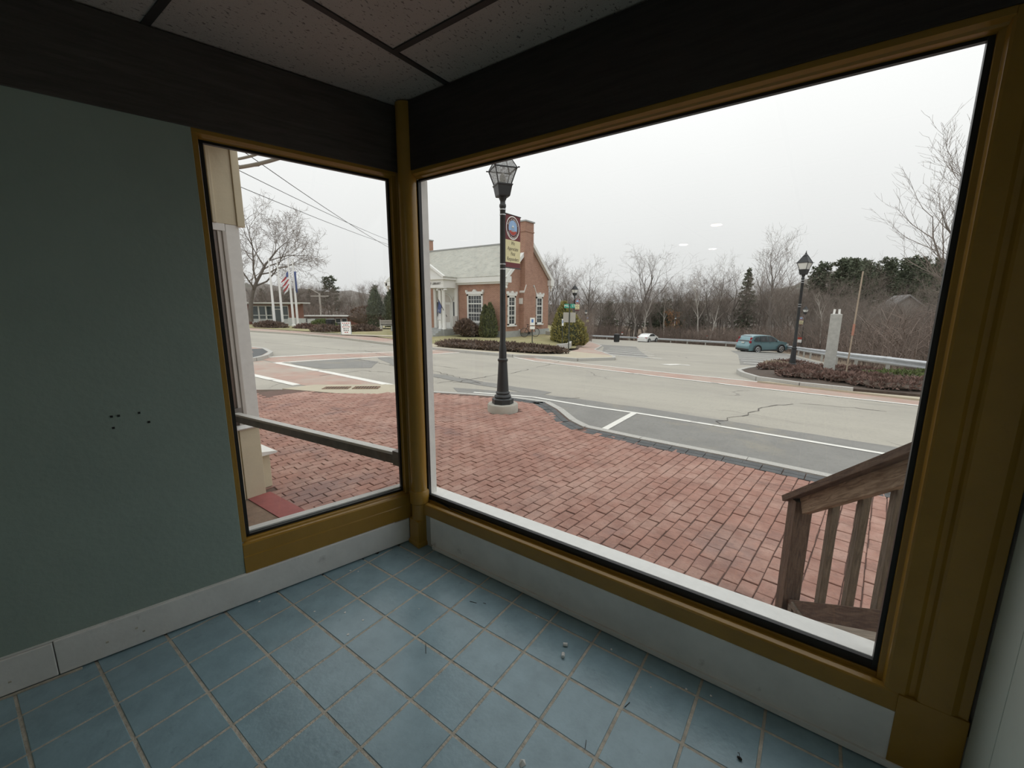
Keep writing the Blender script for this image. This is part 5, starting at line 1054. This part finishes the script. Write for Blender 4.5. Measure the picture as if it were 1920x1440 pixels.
# utility pole far left
p = at(602,592,85); zt = at(602,550,85).z; M_upole = mat('weathered_utility_pole', (.40,.37,.33), .9, .1, 3)
t = thing('utility_pole', p, 'weathered wooden utility pole with crossarm above the annex roof', 'utility pole'); x,y,z = p
MB().tube([(x,y,z-2),(x,y,zt)], .16, 8).build('pole', M_upole, t)
MB().bar(Vector((x,y,zt-.5))-_r*1.6, Vector((x,y,zt-.5))+_r*1.6, .14, .16).build('crossarm', M_upole, t); MB().tube([Vector((x,y,zt-.1)), Vector((x,y,zt+.8))-_r*1.6], .07, 6).build('lamp_arm', M_upole, t); MB().ico(Vector((x,y,zt+.8))-_r*1.8, .35,.2,.12,0,1).build('lamp_head', M_upole, t)
# ------------------------------------------------------------------ vegetation
M_bark = mat('grey_brown_bark', (.15,.13,.115), .95, .2, 4); M_twig = mat('brown_grey_twigs', (.205,.170,.145), .95, .15, 2); M_twig2 = mat('reddish_twigs', (.215,.155,.13), .95, .15, 2); M_birch = mat('pale_birch_bark', (.60,.57,.52), .85, .2, 6); M_btwig = mat('pale_birch_twigs', (.36,.31,.27), .9, .1, 3)  # brown-grey twig colour is lightened to stand in for distance haze
M_pine = mat('dark_pine_needles', (.105,.122,.078), .9, .3, 1.5); M_arb = mat('olive_arborvitae_leaves', (.115,.125,.055), .9, .3, 4); M_jun = mat('yellow_green_juniper_leaves', (.29,.26,.09), .9, .35, 2); M_shr = mat('brown_shrub_twigs', (.15,.105,.08), .95, .3, 5); M_rshr = mat('russet_shrub_twigs', (.17,.105,.085), .95, .3, 5); M_gshr = mat('green_groundcover', (.12,.15,.05), .95, .3, 5); M_orleaf = mat('dry_orange_oak_leaves', (.42,.22,.10), .9, .25, 5)
rnd = random.Random(11)
def rv(a): return Vector((rnd.uniform(-a,a), rnd.uniform(-a,a), rnd.uniform(-a,a)))
def gen_tree(seed, H, r0, nch=(9,6,5,3), ang=(.75,.75,.8,.9), trop=.10, trunk_frac=.85, lenf=(.48,.55,.55,.55), start=.28, minr=.010, fork=0, wob=.12):
    rnd.seed(seed); tk, tw = MB(), MB(); stack = [(Vector((0,0,0)), Vector((0,0,1))+rv(.04), H*trunk_frac, r0, 0)]
    tips = []
    while stack:
        p, d, L, r, lev = stack.pop(); d = d.normalized(); ns = (8,5,4,3,2)[lev]; pts = [p]; rad = [r]; q = p.copy(); dirs = [d.copy()]
        for i in range(ns):
            d = (d+rv(wob*(1+.5*lev))+Vector((0,0,trop*(0 if lev == 0 else 1)))).normalized(); q = q+d*(L/ns); pts.append(q.copy()); rad.append(max(minr*.6, r*(1-.80*(i+1)/ns))); dirs.append(d.copy())
        (tk if lev <= 1 else tw).tube(pts, rad, (8,5,4,3,3)[lev], False)
        if lev >= 2: tips.append(pts[-1])
        if lev < len(nch):
            n = nch[lev]
            for k in range(n):
                t = start+(1-start)*(k+rnd.random()*.9)/n if lev == 0 else .22+.78*(k+rnd.random())/n
                t = min(t,.99); f = t*ns; i = int(f); base = pts[i].lerp(pts[i+1], f-i); dd_ = dirs[i+1]
                az = rnd.uniform(0,6.283) if lev else k*2.4+rnd.uniform(-.4,.4); o = dd_.orthogonal().normalized(); o2 = dd_.cross(o); a = ang[lev]*rnd.uniform(.7,1.2)
                nd = dd_*math.cos(a)+(o*math.cos(az)+o2*math.sin(az))*math.sin(a)
                stack.append((base, nd, L*lenf[lev]*rnd.uniform(.75,1.2)*(1.15-.55*t if lev == 0 else 1.0), max(minr, rad[i]*.55), lev+1))
    return tk, tw, tips
def tree_proto(name, cat, seed, mt=None, mw=None, **k):
    tk, tw, tips = gen_tree(seed, **k); t = thing(name, (0,0,-500), 'x', cat)
    tk.build('trunk', mt or M_bark, t, True, world=False); tw.build('twigs', mw or M_twig, t, world=False); t['h'] = max(v[2] for v in tw.v); return t, tips
def place(proto, used, x, y, z, h, label, group=None, rz=None, sx=1.0):
    o = proto if not used.get(proto.name) else copy_tree(proto); used[proto.name] = True
    s = h/proto['h']; o.location = (x,y,z); o.scale = (s*sx,s*sx,s); o.rotation_euler.z = rnd.uniform(0,6.28) if rz is None else rz
    tag(o, label, None, group); return o
USED = {}
protos = [tree_proto('bare_tree','tree',s,**k)[0] for s,k in (
  (1,dict(H=14,r0=.24)),(2,dict(H=14,r0=.20,nch=(11,6,5,3),ang=(.6,.65,.8,.9),trop=.16)),(3,dict(H=14,r0=.22,nch=(8,7,5,3),ang=(.95,.8,.8,.9),start=.35)),(4,dict(H=14,r0=.16,nch=(10,5,5,3),ang=(.55,.6,.8,.9),trop=.2,start=.4)))]
forky = tree_proto('forked_tree','tree',15,H=14,r0=.26,nch=(5,5,5,4),ang=(.62,.6,.75,.9),start=.38,lenf=(.75,.5,.5,.5),trop=.08,wob=.2)[0]
maple = tree_proto('spreading_tree','tree',8,H=11,r0=.22,nch=(13,8,6,3),ang=(.80,.55,.6,.7),trop=.20,start=.16,lenf=(.72,.5,.5,.5),wob=.08,minr=.007)[0]
bigold = tree_proto('old_tree','tree',21,H=16,r0=.42,nch=(10,8,8,5),ang=(.85,.8,.85,.9),start=.26,lenf=(.70,.52,.5,.45),trop=.08,wob=.22,minr=.019)[0]
birch = tree_proto('birch_tree','tree',31,M_birch,M_btwig,H=13,r0=.13,nch=(9,5,4),ang=(.5,.6,.8),trop=.2,start=.35,lenf=(.34,.5,.5),wob=.10)[0]
def put(proto, px, basey, D, topy, label, group=None, rz=None, sx=1):
    p = at(px, basey, D); zt = at(px, topy, D).z; return place(proto, USED, p.x, p.y, p.z-.2, zt-p.z+.2, label, group, rz, sx)
put(bigold, 470, 600, 66, 362, 'large bare old tree with spreading crown left of the flagpoles', rz=2.2)
put(maple, 1800, 700, 22, 165, 'bare tree with fine upswept branches against the right jamb', rz=.6, sx=1.25)
put(forky, 1192, 628, 90, 452, 'bare forked tree with wide crown behind the white car', rz=.3, sx=1.15)
put(forky, 1222, 628, 92, 455, 'second bare forked tree right of the first, behind the white car', rz=2.4, sx=1.0)
put(protos[2], 1348, 634, 86, 466, 'bare round-crowned tree between the two parked cars')
put(protos[1], 1442, 645, 66, 418, 'tall bare tree rising directly behind the blue car', sx=1.15)
put(protos[0], 1108, 628, 88, 472, 'bare tree rising right of the juniper', sx=1.1)
put(protos[3], 1040, 600, 70, 462, 'bare tree close to the right corner of the library', sx=1.2)
put(protos[1], 1018, 600, 62, 470, 'slim bare tree just behind the library gable')
for px,b,D,tp,lab in ((1207,634,87,545,'leaning white birch directly behind the white car'),(1188,634,88,570,'thin white birch left of the white car'),(1310,638,82,510,'white birch between the cars, left one'),(1330,638,80,530,'white birch between the cars, right one'),(1245,634,95,520,'slender birch right of the white car'),(1538,640,48,540,'pale birch right of the second lamp post'),(1655,650,44,560,'pale birch in front of the wooded slope at right')):
    o = put(birch, px, b, D, tp, lab, 'white birches at the edge of the woods', sx=1.2); o.rotation_euler.x = rnd.uniform(-.10,.10); o.rotation_euler.y = rnd.uniform(-.10,.14)
# distant wooded hillside
hill = MB(); M_hill = mat('distant_bare_woods', (.18,.163,.145), .98, .25, .12, 8, bump=.8, bscale=.5); overlay(M_hill, (.10,.105,.08), .06, (.52,.62), .7, stretch=(1,1,1.5)); overlay(M_hill, (.205,.178,.155), .6, (.55,.7), .6, stretch=(1,1,.25), seed=3)  # atmospheric haze is put into the woods colour by lightening it
hz = [(380,535),(460,528),(520,535),(600,545),(680,548),(760,560),(900,575),(1040,574),(1150,570),(1300,566),(1400,556),(1480,535),(1540,512),(1620,505),(1700,508),(1800,515),(2100,520)]
def hill_top(px):
    for (a_,b_),(c_,d_) in zip(hz, hz[1:]):
        if a_ <= px <= c_: return b_+(d_-b_)*(px-a_)/(c_-a_)
    return 540
cols_ = list(range(380,2101,20)); rows_ = 6
for i,px in enumerate(cols_):
    for j in range(rows_+1):
        D = 128+(22*j if px > 900 else 24*j); tp = at(px, hill_top(px)+rnd.uniform(-3,3), 128+24*rows_*.6); u = sstep(j/(rows_*.6)); zb = R(90)-.5 if px > 900 else -3.5
        b = at(px, 600, D); hill.v.append((b.x, b.y, zb+(tp.z-zb)*u+(rnd.uniform(-.5,.5) if j else 0)))
hill.f = [(i*(rows_+1)+j, (i+1)*(rows_+1)+j, (i+1)*(rows_+1)+j+1, i*(rows_+1)+j+1) for i in range(len(cols_)-1) for j in range(rows_)]
struct(hill.build('hill', M_hill, smooth=True), 'hazy wooded hillside behind the town', 'hill')
# woods: countable trees behind the rail and behind the annex
def dmin(px):
    T = [(900,58),(1000,62),(1100,86),(1180,86),(1260,82),(1380,76),(1440,60),(1500,48),(1600,34),(1720,29),(2000,27)]
    for (a_,b_),(c_,d_) in zip(T, T[1:]):
        if a_ <= px <= c_: return b_+(d_-b_)*(px-a_)/(c_-a_)
    return 60
def gz(x, y): return R(min(y,95))
for k in range(190):
    px = rnd.uniform(985,1800); D = dmin(px)+2+rnd.random()**1.3*45
    p = at(px, 620, D); h = rnd.uniform(8.5,14.5)*(1 if D > 75 else .42 if D < 55 else .62)
    place(protos[k % 4], USED, p.x, p.y, gz(p.x,p.y)-.2, h, 'bare grey tree in the dense woods beyond the guard rail', 'bare trees beyond the guard rail', sx=rnd.uniform(.9,1.4))
for k in range(60):
    px = rnd.uniform(470,760); D = rnd.uniform(88,140); p = at(px, 605, D); h = rnd.uniform(8,11.5)
    place(protos[k % 4], USED, p.x, p.y, -3.2, h, 'bare grey tree in the woods behind the low annex', 'bare trees behind the annex', sx=rnd.uniform(1,1.5))
# conifers
def leaf_tri(mb, p, d, s):
    o = d.orthogonal().normalized()*s*.35; o.rotate(Matrix.Rotation(rnd.uniform(0,6.28), 3, d)); mb.add([p-o, p+o, p+d*s], [(0,1,2)])
def pine_proto(name, seed, style):
    rnd.seed(seed); t = thing(name, (0,0,-500), 'x', 'tree'); tk, nd = MB(), MB(); H = 12
    tk.tube([(0,0,0),(.1,0,6),(0,0,H*.97)], [.22,.14,.03], 6)
    n = 46 if style == 'pine' else 60
    for i in range(n):
        f = i/n; z = H*(.22+.77*f) if style == 'pine' else H*(.10+.89*f)
        L = (2.6*(1-f*.75)*rnd.uniform(.5,1.25)) if style == 'pine' else 2.3*(1-f)**.9+.15
        a = i*2.4+rnd.uniform(-.4,.4); up = rnd.uniform(.05,.35) if style == 'pine' else -.15
        d = Vector((math.cos(a),math.sin(a),up)).normalized(); b = Vector((0,0,z)); tk.tube([b,b+d*L], [.04,.012], 3, False)
        m_ = int(16+L*22)
        for q in range(m_):
            u = (.25+.8*rnd.random()) if style == 'pine' else rnd.random()*1.05; p = b+d*L*u+rv(.28 if style == 'pine' else .16)
            leaf_tri(nd, p, (d*.6+rv(.8)+Vector((0,0,.35))).normalized(), rnd.uniform(.25,.5))
    tk.build('trunk', M_bark, t, world=False); nd.build('needles', M_pine, t, world=False); t['h'] = H; return t
pineA, pineB, spruce = pine_proto('pine_tree', 3, 'pine'), pine_proto('pine_tree', 9, 'pine'), pine_proto('spruce_tree', 5, 'spruce')
put(spruce, 1392, 630, 90, 503, 'dark pointed spruce left of the tall bare tree')
put(pineA, 622, 600, 118, 518, 'flat-topped dark pine above the annex building', sx=1.6); put(pineB, 705, 600, 120, 535, 'dark pine left of the library roof edge', sx=1.3)
for k in range(30):
    px = rnd.uniform(1520,1770); D = rnd.uniform(92,135); p = at(px, 600, D); tp = at(px, hill_top(px)-rnd.uniform(10,26), D).z; h = rnd.uniform(9,13)
    place((pineA,pineB)[k % 2], USED, p.x, p.y, tp-h, h, 'dark green pine on the wooded ridge at the right', 'pines on the right ridge', sx=rnd.uniform(1.0,1.5))
for k in range(14):
    px = rnd.uniform(1140,1330); D = rnd.uniform(98,122); p = at(px, 600, D)
    place((pineA,pineB,spruce)[k % 3], USED, p.x, p.y, gz(p.x,p.y), rnd.uniform(7,9.5), 'dark green pine low in the woods behind the white car', 'pines behind the white car', sx=1.5)
for k in range(10):
    px = rnd.uniform(470,600); D = rnd.uniform(105,135); p = at(px, 600, D)
    place((pineA,pineB,spruce)[k % 3], USED, p.x, p.y, -3.2, rnd.uniform(7,9), 'dark pine in the woods behind the civic building', 'pines behind the civic building', sx=1.5)
# undergrowth
M_brush = mat('grey_red_brush', (.20,.155,.13), .95, .25, .6, 4)
br_ = MB()
def stem(x, y, z, h, r):
    q = Vector((x,y,z)); t_ = q+Vector((rnd.uniform(-.25,.25)*h, rnd.uniform(-.25,.25)*h, h)); m_ = q.lerp(t_,.5)+rv(.12*h); br_.tube([q,m_,t_], [r,r*.8,r*.35], 3, False)
    for _ in range(4):
        b = q.lerp(t_, rnd.uniform(.35,.95)); br_.tube([b, b+Vector((rnd.uniform(-.4,.4)*h, rnd.uniform(-.4,.4)*h, rnd.uniform(.05,.4)*h))], [r*.6,r*.3], 3, False)
gv = [Vector(p) for p in GR]
for k in range(7000):
    i = rnd.choices(range(1,len(GR)-1), [ (gv[j+1]-gv[j]).length for j in range(1,len(GR)-1)])[0]; a_, b_ = gv[i], gv[i+1]; d = (b_-a_).normalized(); n = Vector((d.y,-d.x)); n = n if n.dot(Vector((1,1))) > 0 or n.y > 0 else -n
    w_ = rnd.uniform(1.2,24)*rnd.random()**.5+1.0; p = a_.lerp(b_, rnd.random())+n*w_; stem(p.x, p.y, R(min(p.y,95))-.1, rnd.uniform(.7,2.8)*(1+w_*.03), rnd.uniform(.012,.028))
for k in range(900):
    p = at(rnd.uniform(985,1110), 620, rnd.uniform(50,85)); stem(p.x,p.y,R(min(p.y,95))-.1, rnd.uniform(1.5,4.5), rnd.uniform(.015,.03))
for k in range(700):
    p = at(rnd.uniform(560,770), 600, rnd.uniform(82,100)); stem(p.x,p.y,-2.6, rnd.uniform(1.5,4.5), rnd.uniform(.02,.035))
tag(br_.build('brush', M_brush), 'tangled grey-red undergrowth beyond the guard rail and annex', 'brush', None, 'stuff')
# small oak keeping dry orange leaves
ot, tips = tree_proto('oak_sapling','tree',41,H=6,r0=.07,nch=(9,5,4),ang=(.8,.8,.8),start=.2,minr=.008)
lv = MB()
for tp in tips:
    for _ in range(5): leaf_tri(lv, tp+rv(.22), rv(1).normalized(), rnd.uniform(.10,.22))
lv.build('dry_leaves', M_orleaf, ot, world=False)
p = at(1258, 636, 86); place(ot, USED, p.x, p.y, p.z, 5.6, 'small oak holding dry orange leaves behind the rail', sx=1.2)
# clipped and natural shrubs: dense core with a skin of leaf tufts
def bush(name, loc, label, shapes, mcore, mleaf, nleaf, ls, cat='shrub', group=None, upb=.4):
    t = thing(name, loc, label, cat, group); core, lf = MB(), MB(); wts = [s[3]*s[5] for s in shapes]
    for (x,y,z,rx,ry,rz_,cone) in shapes:
        if cone: core.lathe([(rx*.55*1.0,z),(rx*.86,z+rz_*.12),(rx*.84,z+rz_*.35),(rx*.60,z+rz_*.65),(rx*.28,z+rz_*.88),(rx*.04,z+rz_*.98)], 10, (x,y,0))
        else: core.ico((x,y,z+rz_*.45), rx*.82, ry*.82, rz_*.5, .1, 2)
    for k in range(nleaf):
        x,y,z,rx,ry,rz_,cone = rnd.choices(shapes, wts)[0]; a = rnd.uniform(0,6.283)
        if cone:
            f = rnd.random()**1.25; prof_ = [(0,.6),(.12,.97),(.35,.95),(.65,.68),(.88,.32),(1,.03)]
            for (f0,r0_),(f1,r1_) in zip(prof_, prof_[1:]):
                if f0 <= f <= f1: rr = r0_+(r1_-r0_)*(f-f0)/(f1-f0)
            p = Vector((x+rx*rr*math.cos(a), y+rx*rr*math.sin(a), z+rz_*f)); nrm = Vector((math.cos(a),math.sin(a),.5))
        else:
            el = rnd.uniform(-.25,1)*math.pi/2; nrm = Vector((math.cos(a)*math.cos(el), math.sin(a)*math.cos(el), math.sin(el))); p = Vector((x,y,z+rz_*.45))+Vector((nrm.x*rx*.88, nrm.y*ry*.88, nrm.z*rz_*.52))
        leaf_tri(lf, p+rv(ls*.4), (nrm+rv(.8)+Vector((0,0,upb))).normalized(), ls*rnd.uniform(.6,1.4))
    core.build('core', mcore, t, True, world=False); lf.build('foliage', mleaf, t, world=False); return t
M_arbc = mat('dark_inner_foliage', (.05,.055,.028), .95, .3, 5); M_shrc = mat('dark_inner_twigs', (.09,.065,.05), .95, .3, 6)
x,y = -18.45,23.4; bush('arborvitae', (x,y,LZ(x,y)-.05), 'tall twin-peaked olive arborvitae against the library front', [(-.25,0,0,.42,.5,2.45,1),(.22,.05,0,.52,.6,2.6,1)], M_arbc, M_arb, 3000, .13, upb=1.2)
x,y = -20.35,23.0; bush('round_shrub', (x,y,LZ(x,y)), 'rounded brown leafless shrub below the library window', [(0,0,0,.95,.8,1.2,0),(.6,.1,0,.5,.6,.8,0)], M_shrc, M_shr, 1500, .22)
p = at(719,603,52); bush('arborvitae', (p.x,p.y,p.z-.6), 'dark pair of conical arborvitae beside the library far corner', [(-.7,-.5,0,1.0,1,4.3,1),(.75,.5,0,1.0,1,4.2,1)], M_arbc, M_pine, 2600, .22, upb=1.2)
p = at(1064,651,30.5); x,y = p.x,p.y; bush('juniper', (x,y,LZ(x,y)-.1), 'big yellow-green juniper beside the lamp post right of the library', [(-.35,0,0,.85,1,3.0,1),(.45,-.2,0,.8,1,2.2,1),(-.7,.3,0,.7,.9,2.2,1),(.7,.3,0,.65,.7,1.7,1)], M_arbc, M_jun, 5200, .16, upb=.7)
for k,(px,by_,D,rx,h,m_) in enumerate(((855,646,23.0,1.5,.55,M_shr),(890,650,22.2,1.5,.6,M_shr),(925,653,21.6,1.4,.6,M_shr),(962,656,21.2,1.3,.6,M_shr),(995,659,20.6,1.2,.55,M_shr),(1022,660,20.8,.9,.45,M_shr))):
    p = at(px,by_,D); z = LZ(p.x,p.y)-.02; bush('low_shrub', (p.x,p.y,z), 'low spreading brown shrub in the hedge bed before the library', [(0,0,0,rx,.7,h*.62,0),(.5,.3,0,rx*.6,.5,h*.5,0)], M_shrc, m_, 800, .13, 'shrub', 'low shrubs before the library')
for k,(x,y,rx,h,m_,lab) in enumerate(((.95,16.1,.75,.34,M_rshr,0),(1.9,15.2,.8,.36,M_rshr,0),(2.7,13.9,.8,.38,M_rshr,0),(1.6,14.0,.7,.34,M_rshr,0),(3.4,14.6,.9,.36,M_rshr,0),(3.6,13.4,.9,.40,M_rshr,0),(4.4,14.0,.9,.42,M_rshr,0),(2.4,17.2,.9,.38,M_rshr,0),(3.3,17.6,.8,.40,M_rshr,0),(1.2,18.6,.8,.40,M_rshr,0),(4.1,16.0,.9,.45,M_gshr,1),(4.8,16.8,.9,.5,M_gshr,1),(.75,17.2,.5,.4,M_stake,2),(1.7,16.2,.6,.30,M_rshr,0))):
    bush('bed_shrub', (x,y,BZ(x,y)-.03), ('low russet shrub spreading over the mulch bed','green ground shrub at the right end of the mulch bed','tuft of dry tan twigs beside the lamp post in the bed')[lab], [(0,0,0,rx,.6,h*.48,0)], M_shrc, m_, 520, .09, 'shrub', ('russet shrubs in the mulch bed','green shrubs in the mulch bed',None)[lab])
for k,(px,by_,D,rx,h,m_,lab) in enumerate(((505,612,55,2.4,.7,M_shr,'low brown shrub left of the flagpoles'),(575,618,52,2.0,.7,M_rshr,'low russet shrub at the foot of the flagpoles'),(612,623,44,2.0,.8,M_shr,'low dark shrub left of the sandwich board'),(645,624,43,1.8,.8,M_shr,'low dark shrub behind the sandwich board'),(682,624,43,1.9,.9,M_shr,'low dark shrub right of the sandwich board'),(605,610,55,1.8,.8,M_gshr,'green clipped shrub in front of the annex'),(690,606,54,3.2,2.2,M_shr,'tall brown leafless shrub left of the bench'),(722,606,55,2.4,1.7,M_shr,'brown leafless shrub behind the bench'))):
    p = at(px,by_,D); bush('street_shrub', (p.x,p.y,p.z-.25), lab, [(0,0,0,rx,rx*.6,h,0),(rx*.5,.2,0,rx*.6,rx*.5,h*.8,0)], M_shrc, m_, 1000, .24)
# far house among the trees at right
p = at(1690,640,75); z = gz(p.x,p.y); fh = thing('far_house', (p.x,p.y,z), 'faint grey gabled house among the trees at the right', 'house', None, YAW-.5); M_fh = mat('faded_grey_clapboard', (.33,.31,.29), .9, .06, 1); M_fr = mat('grey_shingle_roof', (.24,.235,.23), .9, .1, 2)
MB().box(-4,4,0,6,-.5,4.2).build('wall', M_fh, fh, world=False)
MB().add([(-4,0,4.2),(4,0,4.2),(0,0,7.6),(-4,.2,4.2),(4,.2,4.2),(0,.2,7.6)], [(0,1,2),(5,4,3),(0,3,4,1),(1,4,5,2),(2,5,3,0)]).build('gable', M_fh, fh, world=False)
for s in (-1,1): MB().add([(s*4.5,-.4,3.8),(0,-.4,7.75),(0,6.4,7.75),(s*4.5,6.4,3.8),(s*4.5,-.4,3.6),(0,-.4,7.55),(0,6.4,7.55),(s*4.5,6.4,3.6)], [(0,1,2,3),(7,6,5,4),(0,4,5,1),(1,5,6,2),(2,6,7,3),(3,7,4,0)]).build('roof_slope', M_fr, fh, world=False)
for x in (-2.4,0,2.4): w_ = MB().box(x-.5,x+.5,-.06,.0,1.4,3.0).build('window', M_trim, fh, world=False); MB().box(x-.38,x+.38,-.08,-.06,1.5,2.9).build('pane', M_pane, w_, world=False)
for pr in protos+[forky,maple,bigold,birch,pineA,pineB,spruce,ot]:
    pass
for o in list(bpy.data.objects):
    if 'h' in o: del o['h']
